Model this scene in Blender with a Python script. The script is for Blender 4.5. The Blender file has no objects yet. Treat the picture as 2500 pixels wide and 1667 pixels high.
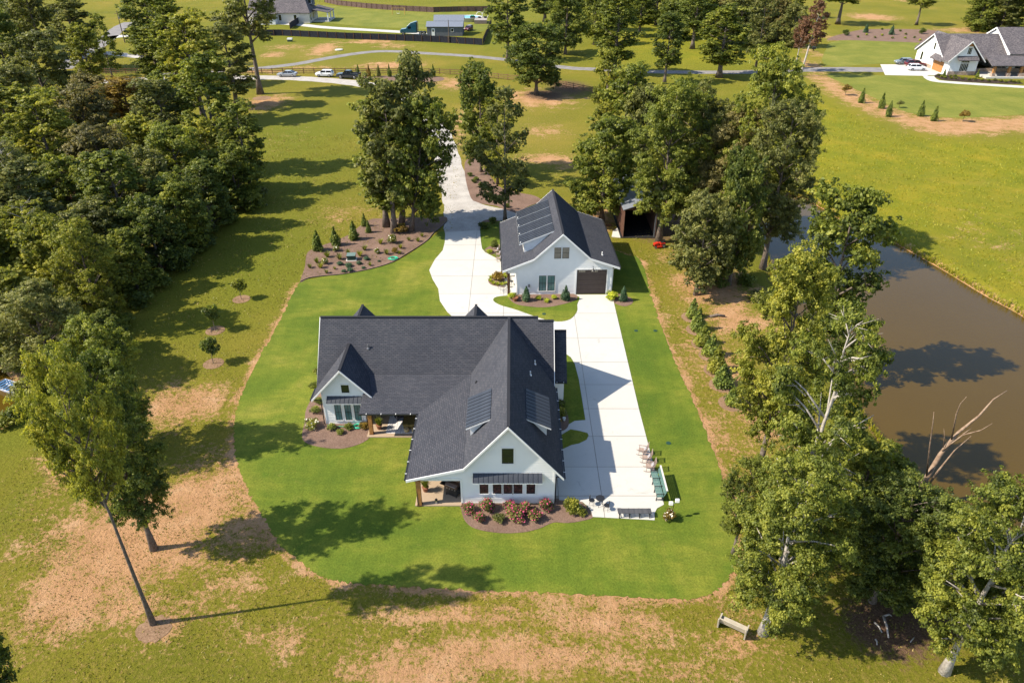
import bpy, bmesh, math, random
import numpy as np
from mathutils import Vector, Matrix
from mathutils.geometry import tessellate_polygon

sc = bpy.context.scene
R_ = math.radians
# ---------------------------------------------------------------- camera
cam_d = bpy.data.cameras.new('camera'); cam = bpy.data.objects.new('camera', cam_d)
sc.collection.objects.link(cam); sc.camera = cam
cam_d.sensor_width = 36; cam_d.lens = 36*1750/2500; cam_d.clip_end = 6000; cam_d.clip_start = .5
cam.location = (0, 0, 37); cam.rotation_euler = (R_(90-31.5), 0, 0)
# ---------------------------------------------------------------- sky, sun, exposure
SUN_EL, SUN_AZ = 43.5, 10.0           # light travels towards +X, turned 10 degrees to +Y
w = bpy.data.worlds.new('World'); sc.world = w; w.use_nodes = True
nt = w.node_tree; bg = nt.nodes['Background']
sky = nt.nodes.new('ShaderNodeTexSky'); sky.sky_type = 'NISHITA'; sky.sun_disc = False
sky.sun_elevation = R_(SUN_EL); sky.sun_rotation = math.atan2(-math.cos(R_(SUN_AZ)), -math.sin(R_(SUN_AZ)))
sky.air_density = 1.0; sky.dust_density = .6
nt.links.new(sky.outputs[0], bg.inputs[0]); bg.inputs[1].default_value = .135
sun_d = bpy.data.lights.new('sun', 'SUN'); sun_d.energy = 4.9; sun_d.angle = R_(.53); sun_d.color = (1, .90, .74)
sun = bpy.data.objects.new('sun', sun_d); sc.collection.objects.link(sun)
d = Vector((math.cos(R_(SUN_EL))*math.cos(R_(SUN_AZ)), math.cos(R_(SUN_EL))*math.sin(R_(SUN_AZ)), -math.sin(R_(SUN_EL))))
sun.rotation_euler = d.to_track_quat('-Z', 'Y').to_euler(); sun.location = (-60, -10, 60)
sc.view_settings.view_transform = 'Standard'; sc.view_settings.look = 'None'
sc.view_settings.gamma = 1; sc.view_settings.use_curve_mapping = False
sc.view_settings.exposure = .84
sc.cycles.max_bounces = 6; sc.cycles.transparent_max_bounces = 8; sc.cycles.use_denoising = True

# ---------------------------------------------------------------- surveying: photo pixel (2500 wide) -> place on the ground
F, TH, HC = 1750., R_(31.5), 37.
cT, sT = math.cos(TH), math.sin(TH)
def G(px, py, z=0.):
    u = (px-1250)/F; v = (py-833.5)/F
    t = (z-HC)/(-sT-v*cT)
    return Vector((u*t, (cT-v*sT)*t, z))
def HT(px, py, y):
    u = (px-1250)/F; v = (py-833.5)/F
    t = y/(cT-v*sT)
    return Vector((u*t, y, HC+(-sT-v*cT)*t))
def PM(py):           # photo pixels per metre on the ground at that row
    return (py+239)*cT/HC
K = 2500/2352
def GD(x, y, z=0.): return G(x*K, y*K, z)

# ---------------------------------------------------------------- materials
MATS = {}
def mat(name, c1, c2=None, scale=3., rough=.8, spec=.3, bump=0., bscale=None, metal=0., detail=5., coat=0.):
    if name in MATS: return MATS[name]
    m = bpy.data.materials.new(name); m.use_nodes = True; n = m.node_tree.nodes; l = m.node_tree.links
    b = n['Principled BSDF']; b.inputs['Roughness'].default_value = rough
    b.inputs['Specular IOR Level'].default_value = spec; b.inputs['Metallic'].default_value = metal
    b.inputs['Coat Weight'].default_value = coat
    b.inputs['Base Color'].default_value = (*c1, 1)
    if c2 or bump:
        tc = n.new('ShaderNodeTexCoord')
        ns = n.new('ShaderNodeTexNoise'); ns.inputs['Scale'].default_value = scale; ns.inputs['Detail'].default_value = detail
        l.new(tc.outputs['Object'], ns.inputs['Vector'])
        if c2:
            r = n.new('ShaderNodeValToRGB'); r.color_ramp.elements[0].position = .32; r.color_ramp.elements[1].position = .68
            r.color_ramp.elements[0].color = (*c1, 1); r.color_ramp.elements[1].color = (*c2, 1)
            l.new(ns.outputs['Fac'], r.inputs[0]); l.new(r.outputs[0], b.inputs['Base Color'])
        if bump:
            n2 = n.new('ShaderNodeTexNoise'); n2.inputs['Scale'].default_value = bscale or scale*6; n2.inputs['Detail'].default_value = 4
            l.new(tc.outputs['Object'], n2.inputs['Vector'])
            bp = n.new('ShaderNodeBump'); bp.inputs['Strength'].default_value = 1; bp.inputs['Distance'].default_value = bump
            l.new(n2.outputs['Fac'], bp.inputs['Height']); l.new(bp.outputs[0], b.inputs['Normal'])
    MATS[name] = m; return m

def nodes_of(name):
    m = bpy.data.materials.new(name); m.use_nodes = True; MATS[name] = m
    return m, m.node_tree.nodes, m.node_tree.links, m.node_tree.nodes['Principled BSDF']
def noise(n, l, vec, scale, detail=4., rough=.55, dist=0.):
    x = n.new('ShaderNodeTexNoise'); x.inputs['Scale'].default_value = scale; x.inputs['Detail'].default_value = detail
    x.inputs['Roughness'].default_value = rough; x.inputs['Distortion'].default_value = dist
    l.new(vec, x.inputs['Vector']); return x.outputs['Fac']
def ramp(n, l, fac, stops):
    r = n.new('ShaderNodeValToRGB'); e = r.color_ramp.elements
    while len(e) < len(stops): e.new(.5)
    for k, (p, c) in enumerate(stops):
        e[k].position = p; e[k].color = (*c, 1) if len(c) == 3 else c
    l.new(fac, r.inputs[0]); return r.outputs[0]
def mix(n, l, fac, a, b, mode='MIX'):
    x = n.new('ShaderNodeMix'); x.data_type = 'RGBA'; x.blend_type = mode
    if isinstance(fac, (int, float)): x.inputs[0].default_value = fac
    else: l.new(fac, x.inputs[0])
    for k, v in ((6, a), (7, b)):
        if isinstance(v, tuple): x.inputs[k].default_value = (*v, 1)
        else: l.new(v, x.inputs[k])
    return x.outputs[2]
def mth(n, l, op, a, b=None, clamp=False):
    x = n.new('ShaderNodeMath'); x.operation = op; x.use_clamp = clamp
    for k, v in ((0, a), (1, b)):
        if v is None: continue
        if isinstance(v, (int, float)): x.inputs[k].default_value = v
        else: l.new(v, x.inputs[k])
    return x.outputs[0]
def bumpn(n, l, h, dist, b):
    bp = n.new('ShaderNodeBump'); bp.inputs['Distance'].default_value = dist; bp.inputs['Strength'].default_value = 1
    l.new(h, bp.inputs['Height']); l.new(bp.outputs[0], b.inputs['Normal'])

def ground_material():
    m, n, l, b = nodes_of('ground_grass_and_dirt'); b.inputs['Roughness'].default_value = .95; b.inputs['Specular IOR Level'].default_value = .1
    g = n.new('ShaderNodeNewGeometry').outputs['Position']
    def at(a):
        x = n.new('ShaderNodeAttribute'); x.attribute_name = a; return x.outputs['Fac']
    big = noise(n, l, g, .06, 5, .6); mid = noise(n, l, g, .40, 7, .7); fine = noise(n, l, g, 6.0, 5, .75); tuft = noise(n, l, g, 2.6, 6, .8, .15)
    grass = ramp(n, l, big, [(.3, (.145, .146, .014)), (.5, (.215, .188, .020)), (.7, (.31, .225, .038))])
    grass = mix(n, l, mth(n, l, 'MULTIPLY', mid, .85), grass, (.115, .128, .012))
    straw = ramp(n, l, tuft, [(.48, (0, 0, 0)), (.72, (1, 1, 1))])
    grass = mix(n, l, mth(n, l, 'MULTIPLY', straw, mth(n, l, 'ADD', mth(n, l, 'MULTIPLY', at('dry'), .85), .16)), grass, (.38, .24, .09))
    lush = mix(n, l, mid, (.105, .140, .012), (.175, .180, .02))
    grass = mix(n, l, at('lush'), grass, lush)
    mead = ramp(n, l, noise(n, l, g, .16, 6, .65), [(.3, (.150, .172, .011)), (.5, (.225, .212, .014)), (.7, (.32, .25, .022))])
    mead = mix(n, l, ramp(n, l, tuft, [(.45, (0, 0, 0)), (.75, (.75, .75, .75))]), mead, (.145, .170, .012))
    mead = mix(n, l, ramp(n, l, noise(n, l, g, .055, 6, .7, .5), [(.42, (0, 0, 0)), (.68, (.5, .5, .5))]), mead, (.135, .150, .018))
    mead = mix(n, l, ramp(n, l, noise(n, l, g, .09, 6, .7, .8), [(.56, (0, 0, 0)), (.74, (.4, .4, .4))]), mead, (.32, .235, .05))
    grass = mix(n, l, at('meadow'), grass, mead)
    dirt = ramp(n, l, mid, [(.3, (.39, .205, .095)), (.55, (.50, .285, .14)), (.75, (.57, .375, .21))])
    dirt = mix(n, l, ramp(n, l, fine, [(.35, (0, 0, 0)), (.7, (.55, .55, .55))]), dirt, (.31, .175, .095))
    df = mth(n, l, 'ADD', at('dirt'), mth(n, l, 'MULTIPLY', mth(n, l, 'SUBTRACT', mid, .5), 1.9))
    df = mth(n, l, 'ADD', df, mth(n, l, 'MULTIPLY', mth(n, l, 'SUBTRACT', tuft, .5), 2.2))
    df = mth(n, l, 'ADD', df, mth(n, l, 'MULTIPLY', mth(n, l, 'SUBTRACT', noise(n, l, g, 9., 4, .7), .5), 1.0))
    df = ramp(n, l, df, [(.36, (0, 0, 0)), (.68, (1, 1, 1))])
    df = mth(n, l, 'MULTIPLY', df, mth(n, l, 'GREATER_THAN', at('dirt'), .02))
    col = mix(n, l, df, grass, dirt)
    lit = mix(n, l, fine, (.085, .05, .03), (.20, .125, .08))
    lf = ramp(n, l, mth(n, l, 'ADD', at('litter'), mth(n, l, 'MULTIPLY', mth(n, l, 'SUBTRACT', tuft, .5), 1.3)), [(.4, (0, 0, 0)), (.65, (1, 1, 1))])
    col = mix(n, l, mth(n, l, 'MULTIPLY', lf, mth(n, l, 'GREATER_THAN', at('litter'), .02)), col, lit)
    v = ramp(n, l, fine, [(.25, (.62, .62, .62)), (.75, (1.3, 1.3, 1.3))])
    col = mix(n, l, 1., col, v, 'MULTIPLY')
    l.new(col, b.inputs['Base Color'])
    bumpn(n, l, mth(n, l, 'ADD', fine, mth(n, l, 'MULTIPLY', tuft, 2.0)), .10, b)
    return m
def lawn_material(name='lawn_turf', S=None):
    m, n, l, b = nodes_of(name); b.inputs['Roughness'].default_value = .9; b.inputs['Specular IOR Level'].default_value = .15
    g = n.new('ShaderNodeNewGeometry').outputs['Position']
    mp = n.new('ShaderNodeMapping'); mp.inputs['Scale'].default_value = (.55, 1.5, 1); l.new(g, mp.inputs[0])
    big = noise(n, l, g, .13, 5, .6, .4); mid = noise(n, l, mp.outputs[0], .8, 5, .65, .5); fine = noise(n, l, g, 7., 5, .75)
    S = S or [(.068, .112, .012), (.116, .154, .016), (.178, .192, .025), (.25, .232, .044)]
    c = ramp(n, l, big, [(.30, S[0]), (.46, S[1]), (.58, S[2]), (.72, S[3])])
    c = mix(n, l, ramp(n, l, mid, [(.35, (0, 0, 0)), (.75, (.75, .75, .75))]), c, S[0])
    spots = noise(n, l, g, .35, 2, .5)
    c = mix(n, l, ramp(n, l, spots, [(.70, (0, 0, 0)), (.78, (.6, .6, .6))]), c, (.04, .10, .008))
    wv = n.new('ShaderNodeTexWave'); wv.inputs['Scale'].default_value = .28; wv.inputs['Distortion'].default_value = 5; wv.inputs['Detail'].default_value = 3; l.new(g, wv.inputs['Vector'])
    c = mix(n, l, 1., c, ramp(n, l, wv.outputs['Fac'], [(0, (.97, .97, .97)), (1, (1.03, 1.03, 1.03))]), 'MULTIPLY')
    thin = ramp(n, l, noise(n, l, g, .55, 7, .75, .3), [(.60, (0, 0, 0)), (.78, (.55, .55, .55))])
    c = mix(n, l, thin, c, (.24, .20, .055))
    c = mix(n, l, 1., c, ramp(n, l, fine, [(.28, (.62, .65, .55)), (.72, (1.32, 1.28, 1.3))]), 'MULTIPLY')
    l.new(c, b.inputs['Base Color']); bumpn(n, l, fine, .05, b); return m
def concrete_material(name, c1, c2, stain=.5):
    m, n, l, b = nodes_of(name); b.inputs['Roughness'].default_value = .85; b.inputs['Specular IOR Level'].default_value = .25
    g = n.new('ShaderNodeNewGeometry').outputs['Position']
    oi = n.new('ShaderNodeObjectInfo').outputs['Random']
    c = mix(n, l, noise(n, l, g, .5, 6, .65, .6), c1, c2)
    c = mix(n, l, mth(n, l, 'MULTIPLY', oi, .35), c, tuple(.86*x for x in c1))
    st = ramp(n, l, noise(n, l, g, .8, 7, .72, 1.2), [(.60, (0, 0, 0)), (.80, (stain, stain, stain))])
    c = mix(n, l, st, c, tuple(.55*x for x in c1))
    c = mix(n, l, 1., c, ramp(n, l, noise(n, l, g, 14, 4, .7), [(.2, (.93, .93, .93)), (.8, (1.05, 1.05, 1.05))]), 'MULTIPLY')
    l.new(c, b.inputs['Base Color']); return m
def gravel_material(name, c1, c2, sc_=9):
    m, n, l, b = nodes_of(name); b.inputs['Roughness'].default_value = .95; b.inputs['Specular IOR Level'].default_value = .1
    g = n.new('ShaderNodeNewGeometry').outputs['Position']
    f = noise(n, l, g, sc_, 5, .8); k = noise(n, l, g, .5, 5, .6)
    c = ramp(n, l, f, [(.3, c1), (.7, c2)])
    c = mix(n, l, 1., c, ramp(n, l, k, [(.3, (.78, .76, .74)), (.7, (1.12, 1.1, 1.08))]), 'MULTIPLY')
    l.new(c, b.inputs['Base Color']); bumpn(n, l, f, .05, b); return m
def shingle_material(name, c1, c2, c3):
    m, n, l, b = nodes_of(name); b.inputs['Roughness'].default_value = .92; b.inputs['Specular IOR Level'].default_value = .2
    uv = n.new('ShaderNodeTexCoord').outputs['UV']
    br = n.new('ShaderNodeTexBrick'); br.offset = .5; br.inputs['Scale'].default_value = 1
    br.inputs['Brick Width'].default_value = .34; br.inputs['Row Height'].default_value = .15; br.inputs['Mortar Size'].default_value = .012
    br.inputs['Mortar Smooth'].default_value = .3; br.inputs['Bias'].default_value = 0
    br.inputs['Color1'].default_value = (0, 0, 0, 1); br.inputs['Color2'].default_value = (1, 1, 1, 1); br.inputs['Mortar'].default_value = (.5, .5, .5, 1)
    l.new(uv, br.inputs['Vector'])
    c = ramp(n, l, br.outputs['Color'], [(0, c1), (.5, c2), (1, c3)])
    c = mix(n, l, br.outputs['Fac'], c, tuple(.42*x for x in c2))
    c = mix(n, l, 1., c, ramp(n, l, noise(n, l, uv, .35, 5, .6), [(.3, (.86, .86, .88)), (.7, (1.12, 1.1, 1.08))]), 'MULTIPLY')
    c = mix(n, l, 1., c, ramp(n, l, noise(n, l, uv, 30, 3, .7), [(.2, (.88, .88, .88)), (.8, (1.12, 1.12, 1.12))]), 'MULTIPLY')
    l.new(c, b.inputs['Base Color'])
    h = mth(n, l, 'SUBTRACT', mth(n, l, 'MULTIPLY', br.outputs['Color'], .5), br.outputs['Fac']); bumpn(n, l, h, .012, b); return m
def leaf_material(name, dark, mid, light, trans=.42):
    dark, mid, light = tuple(1.45*x for x in dark), tuple(1.68*x for x in mid), tuple(1.72*x for x in light)
    m, n, l, b = nodes_of(name); b.inputs['Roughness'].default_value = .55; b.inputs['Specular IOR Level'].default_value = .35
    a = n.new('ShaderNodeAttribute'); a.attribute_name = 'tone'
    oi = n.new('ShaderNodeObjectInfo').outputs['Random']
    t = mth(n, l, 'ADD', mth(n, l, 'MULTIPLY', a.outputs['Fac'], .85), mth(n, l, 'MULTIPLY', oi, .15))
    c = ramp(n, l, t, [(.08, dark), (.5, mid), (.95, light)])
    l.new(c, b.inputs['Base Color'])
    tr = n.new('ShaderNodeBsdfTranslucent'); mx = n.new('ShaderNodeMixShader'); mx.inputs[0].default_value = trans
    c2 = mix(n, l, 1., c, (1.25, 1.3, .7), 'MULTIPLY'); l.new(c2, tr.inputs[0])
    l.new(b.outputs[0], mx.inputs[1]); l.new(tr.outputs[0], mx.inputs[2]); l.new(mx.outputs[0], n['Material Output'].inputs[0]); return m
def water_material(name, c1, c2):
    m, n, l, b = nodes_of(name); b.inputs['Roughness'].default_value = .05; b.inputs['Specular IOR Level'].default_value = .5; b.inputs['IOR'].default_value = 1.36
    g = n.new('ShaderNodeNewGeometry').outputs['Position']
    c = mix(n, l, noise(n, l, g, .05, 4, .6), c1, c2); l.new(c, b.inputs['Base Color'])
    mp = n.new('ShaderNodeMapping'); mp.inputs['Scale'].default_value = (1, 2.2, 1); l.new(g, mp.inputs[0])
    bumpn(n, l, noise(n, l, mp.outputs[0], 3.2, 4, .6), .012, b); return m

M_GROUND = ground_material(); M_LAWN = lawn_material(); M_LAWN2 = lawn_material('pale_lawn_turf', [(.125, .148, .022), (.165, .178, .028), (.205, .205, .036), (.25, .23, .05)])
M_CONC = concrete_material('concrete_drive', (.47, .455, .42), (.57, .555, .52), .9)
M_TANCONC = concrete_material('concrete_patio', (.34, .255, .175), (.42, .32, .23), .3)
M_GRAVEL = gravel_material('pale_gravel', (.30, .285, .27), (.55, .53, .50))
M_GREYGRAVEL = gravel_material('grey_gravel', (.17, .165, .17), (.30, .29, .29))
M_MULCH = gravel_material('brown_mulch', (.11, .072, .055), (.28, .19, .15), 11)
M_DMULCH = gravel_material('dark_mulch', (.03, .022, .018), (.075, .055, .045), 11)
M_STRAW = gravel_material('pine_straw', (.155, .092, .055), (.35, .235, .15), 9)
M_SHING = shingle_material('charcoal_shingles', (.049, .053, .066), (.058, .062, .076), (.070, .072, .085))
M_SHING2 = shingle_material('grey_shingles', (.075, .07, .078), (.125, .112, .12), (.19, .17, .17))
M_POND = water_material('muddy_pond_water', (.066, .040, .005), (.092, .057, .008))
M_POOL = water_material('pool_water', (.02, .30, .52), (.04, .40, .62))
M_SIDING = mat('white_lap_siding', (.83, .83, .82), (.78, .785, .78), 1.2, .55, .35)
M_TRIM = mat('white_trim', (.83, .83, .82), (.78, .78, .77), 2., .5, .35)
M_METAL = mat('dark_standing_seam', (.032, .037, .048), (.044, .050, .062), 1.5, .38, .5)
M_BMETAL = mat('black_metal', (.012, .012, .014), (.02, .02, .022), 6, .45, .5)
M_GALV = mat('galvanised_roof', (.20, .22, .26), (.26, .28, .32), 3, .4, .5, metal=.3)
M_WOOD = mat('stained_cedar', (.30, .135, .042), (.42, .20, .07), 4, .6, .3)
M_DWOOD = mat('dark_stained_wood', (.07, .032, .016), (.12, .06, .03), 4, .6, .3)
M_RAIL = mat('weathered_fence_wood', (.13, .068, .04), (.23, .13, .08), 3, .85, .2)
M_BLKF = mat('black_fence_fabric', (.010, .011, .018), (.024, .026, .036), 2, .8, .2)
M_BRNF = mat('brown_fence_boards', (.075, .05, .042), (.15, .10, .085), 2.5, .9, .15)
M_BARK = mat('grey_brown_bark', (.10, .078, .062), (.20, .165, .14), 5, .9, .1, .05, 9)
M_DEAD = mat('dead_wood', (.19, .125, .085), (.36, .265, .195), 4, .85, .15, .03, 9)
M_PALE = mat('pale_bark', (.30, .265, .235), (.47, .43, .385), 4, .85, .15, .03, 9)
M_GLASS = mat('window_glass', (.012, .016, .012), (.03, .034, .022), .8, .05, .6)
M_TEAL = mat('curtained_glass', (.07, .15, .155), (.14, .25, .25), 1.1, .08, .6)
M_BLIND = mat('blind_behind_glass', (.16, .145, .11), (.22, .20, .16), 3, .12, .5)
M_BLACK = mat('black_sash', (.012, .012, .013), rough=.4, spec=.4)
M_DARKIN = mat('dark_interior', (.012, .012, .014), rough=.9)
M_DOOR = mat('brown_garage_door', (.048, .036, .034), (.058, .044, .042), 2, .55, .3)
M_STONE = mat('tan_stone', (.28, .20, .15), (.45, .35, .28), 2.2, .9, .2, .05, 5)
M_BRICK = mat('brown_metal_wall', (.16, .085, .06), (.22, .125, .09), 2, .6, .3)
M_GREY = mat('grey_siding', (.10, .11, .125), (.125, .135, .15), 1.5, .7, .25)
M_CREAM = mat('cream_siding', (.56, .52, .45), (.62, .58, .5), 1, .7, .25)
M_TAUPE = mat('tan_stucco_bench', (.36, .32, .25), (.44, .39, .31), 3, .9, .2)
M_CHAIRW = mat('weathered_rocker_wood', (.27, .19, .15), (.38, .30, .26), 5, .7, .2)
M_CUSH = mat('grey_cushion', (.26, .25, .27), (.36, .35, .37), 6, .95, .1)
M_GREENP = mat('green_painted_bench', (.075, .155, .14), (.13, .22, .20), 4, .45, .4)
M_WHITEP = mat('white_paint', (.78, .78, .77), rough=.4, spec=.4)
M_GREEN = mat('green_hose', (.02, .42, .24), (.03, .5, .3), 8, .4, .5)
M_RUG = mat('striped_rug', (.55, .53, .53), (.66, .63, .62), 6, .95, .05)
M_FIRET = mat('olive_wood_table', (.14, .10, .03), (.23, .16, .055), 4, .6, .3)
M_RED = mat('red_paint', (.40, .02, .012), (.5, .035, .015), 5, .35, .5)
M_TERRA = mat('terracotta', (.22, .09, .05), rough=.8)
M_TYRE = mat('tyre_rubber', (.012, .012, .012), rough=.8)
M_RIM = mat('alloy_rim', (.45, .45, .46), rough=.3, metal=.8)
M_CARGLASS = mat('car_glass', (.012, .015, .018), rough=.05, spec=.6)
M_LAMP = mat('lamp_lens', (.75, .76, .78), rough=.15, spec=.6)
M_TAIL = mat('tail_lens', (.35, .01, .01), rough=.2, spec=.5)
M_UTIL = mat('green_utility_box', (.012, .045, .03), (.02, .06, .042), 5, .5, .4)
M_UTILT = mat('green_utility_lid', (.11, .17, .15), (.14, .2, .18), 5, .5, .4)
M_BLOS = mat('pink_blossom', (.48, .025, .13), (.58, .08, .22), 30, .6, .2)
M_WBLOS = mat('cream_blossom', (.75, .70, .55), (.8, .76, .66), 30, .6, .2)
M_YBLOS = mat('yellow_leaf', (.62, .52, .02), (.70, .62, .06), 30, .6, .2)
L_MID = leaf_material('leaf_mid', (.040, .054, .010), (.100, .118, .017), (.205, .205, .032))
L_DARK = leaf_material('leaf_dark', (.028, .042, .010), (.070, .090, .016), (.150, .160, .027))
L_YEL = leaf_material('leaf_yellow', (.060, .070, .010), (.140, .148, .019), (.270, .245, .038))
L_OLIVE = leaf_material('leaf_olive', (.044, .052, .015), (.102, .108, .028), (.195, .185, .055))
L_BROWN = leaf_material('leaf_brown', (.044, .042, .014), (.098, .088, .028), (.190, .155, .055))
L_RUST = leaf_material('leaf_rust', (.060, .042, .010), (.145, .098, .018), (.24, .165, .03))
L_RED = leaf_material('leaf_red', (.07, .032, .018), (.135, .07, .04), (.19, .11, .07))
L_CON = leaf_material('leaf_conifer', (.030, .048, .009), (.078, .105, .016), (.17, .185, .026), .2)
L_LIME = leaf_material('leaf_lime', (.09, .12, .010), (.22, .25, .02), (.40, .40, .04))
L_BLUE = leaf_material('leaf_bluegreen', (.018, .040, .022), (.045, .085, .045), (.09, .14, .075))
# ---------------------------------------------------------------- object helpers
COL = sc.collection
def tag(o, label=None, cat=None, group=None, kind=None):
    if label: o['label'] = label
    if cat: o['category'] = cat
    if group: o['group'] = group
    if kind: o['kind'] = kind
    return o
def root(name, label, cat, loc=(0, 0, 0), rz=0., group=None):
    o = bpy.data.objects.new(name, None); COL.objects.link(o); o.empty_display_size = .3
    o.location = loc; o.rotation_euler = (0, 0, rz); return tag(o, label, cat, group)
def link(name, me, parent=None, m=None):
    o = bpy.data.objects.new(name, me); COL.objects.link(o)
    if parent: o.parent = parent
    if m is not None:
        if len(me.materials) == 0: me.materials.append(m)
    return o
def copy_tree(o, parent=None):
    c = o.copy(); COL.objects.link(c); c.parent = parent
    for ch in list(o.children): copy_tree(ch, c)
    return c
class MB:
    def __init__(s, off=(0, 0, 0)): s.v = []; s.f = []; s.off = Vector(off); s.uv = None
    def add(s, vs, fs):
        k = len(s.v); s.v += [Vector(p) for p in vs]; s.f += [tuple(i+k for i in f) for f in fs]; return s
    def hexa(s, p):   # 8 corners: bottom 4 ccw, top 4 ccw
        return s.add(p, [(3, 2, 1, 0), (4, 5, 6, 7), (0, 1, 5, 4), (1, 2, 6, 5), (2, 3, 7, 6), (3, 0, 4, 7)])
    def box(s, a, b):
        (x0, y0, z0), (x1, y1, z1) = a, b
        return s.hexa([(x0, y0, z0), (x1, y0, z0), (x1, y1, z0), (x0, y1, z0), (x0, y0, z1), (x1, y0, z1), (x1, y1, z1), (x0, y1, z1)])
    def bar(s, p, q, wd, ht=None, up=(0, 0, 1)):   # box-section bar between two points
        p, q = Vector(p), Vector(q); ht = ht or wd; t = (q-p).normalized(); u = Vector(up)
        if abs(t.dot(u)) > .98: u = Vector((0, 1, 0))
        a = t.cross(u).normalized()*wd/2; b = a.cross(t).normalized()*ht/2
        return s.hexa([p-a-b, p+a-b, q+a-b, q-a-b, p-a+b, p+a+b, q+a+b, q-a+b])
    def tube(s, pts, rad, n=8, cap=True):
        pts = [Vector(p) for p in pts]; k = len(s.v); m = len(pts)
        rad = rad if isinstance(rad, (list, tuple)) else [rad]*m
        ref = None
        for i, p in enumerate(pts):
            t = (pts[min(i+1, m-1)]-pts[max(i-1, 0)]).normalized()
            if ref is None: ref = t.orthogonal().normalized()
            a = (ref-t*ref.dot(t)).normalized(); ref = a; b = t.cross(a)
            for j in range(n):
                an = 2*math.pi*j/n; s.v.append(p+(a*math.cos(an)+b*math.sin(an))*rad[i])
        for i in range(m-1):
            for j in range(n):
                j2 = (j+1) % n; s.f.append((k+i*n+j, k+i*n+j2, k+(i+1)*n+j2, k+(i+1)*n+j))
        if cap: s.f += [tuple(k+j for j in reversed(range(n))), tuple(k+(m-1)*n+j for j in range(n))]
        return s
    def lathe(s, prof, n=16, c=(0, 0, 0)):
        c = Vector(c); k = len(s.v)
        for r, z in prof:
            for j in range(n): an = 2*math.pi*j/n; s.v.append(c+Vector((r*math.cos(an), r*math.sin(an), z)))
        for i in range(len(prof)-1):
            for j in range(n): j2 = (j+1) % n; s.f.append((k+i*n+j, k+i*n+j2, k+(i+1)*n+j2, k+(i+1)*n+j))
        s.f += [tuple(k+j for j in reversed(range(n))), tuple(k+(len(prof)-1)*n+j for j in range(n))]
        return s
    def prism(s, pts, vec):
        n = len(pts); vec = Vector(vec); k = len(s.v); pts = [Vector(p) for p in pts]
        s.v += pts+[p+vec for p in pts]
        s.f += [tuple(k+i for i in reversed(range(n))), tuple(k+n+i for i in range(n))]
        s.f += [(k+i, k+(i+1) % n, k+n+(i+1) % n, k+n+i) for i in range(n)]
        return s
    def mesh(s, name):
        me = bpy.data.meshes.new(name); me.from_pydata([tuple(v-s.off) for v in s.v], [], s.f); me.update(); return me
    def build(s, name, m, parent=None, smooth=False, kind=None, fixn=True):
        me = s.mesh(name)
        if fixn:
            bm = bmesh.new(); bm.from_mesh(me); bmesh.ops.recalc_face_normals(bm, faces=bm.faces); bm.to_mesh(me); bm.free()
        if smooth: me.polygons.foreach_set('use_smooth', [True]*len(me.polygons))
        me.materials.append(m); o = link(name, me, parent)
        if kind: o['kind'] = kind
        return o
def catmull(pts, n=6, closed=False):
    P = [Vector(p) for p in pts]; out = []; m = len(P)
    for i in range(m if closed else m-1):
        if closed: a, b, c, e = P[(i-1) % m], P[i], P[(i+1) % m], P[(i+2) % m]
        else: a, b, c, e = P[max(i-1, 0)], P[i], P[i+1], P[min(i+2, m-1)]
        for k in range(n):
            t = k/n
            out.append(.5*((2*b)+(c-a)*t+(2*a-5*b+4*c-e)*t*t+(3*b-a-3*c+e)*t**3))
    if not closed: out.append(P[-1])
    return out
def sheet_mesh(name, pts, z, skirt=.06):
    pts = [Vector((p[0], p[1], z)) for p in pts]; n = len(pts)
    tris = tessellate_polygon([pts]); vs = pts+[p-Vector((0, 0, skirt)) for p in pts]
    fs = [tuple(t) for t in tris]+[(i, (i+1) % n, n+(i+1) % n, n+i) for i in range(n)]
    me = bpy.data.meshes.new(name); me.from_pydata([tuple(v) for v in vs], [], fs)
    bm = bmesh.new(); bm.from_mesh(me); bmesh.ops.recalc_face_normals(bm, faces=bm.faces)
    up = sum(f.normal.z*f.calc_area() for f in bm.faces if len(f.verts) == 3)
    if up < 0: bmesh.ops.reverse_faces(bm, faces=bm.faces)
    bm.to_mesh(me); bm.free(); return me
def sheet(name, pts, z, m, kind='structure', skirt=.06, parent=None):
    o = link(name, sheet_mesh(name, pts, z, skirt), parent, m)
    if kind: o['kind'] = kind
    return o
def ribbon(name, pts, wid, z, m, smooth=8, skirt=.05):
    c = catmull([Vector((p[0], p[1], 0)) for p in pts], smooth); n = len(c); L, Rr = [], []
    ws = wid if isinstance(wid, (list, tuple)) else [wid]*len(pts)
    for i, p in enumerate(c):
        t = (c[min(i+1, n-1)]-c[max(i-1, 0)]).normalized(); a = Vector((-t.y, t.x, 0))
        wv = np.interp(i/smooth, range(len(ws)), ws)/2*(1+.05*math.sin(i*1.7)); L.append(p+a*wv); Rr.append(p-a*wv)
    return sheet(name, L+Rr[::-1], z, m, skirt=skirt)
def D_(pts): return [GD(*p) for p in pts]
def P_(pts): return [G(*p) for p in pts]

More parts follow.
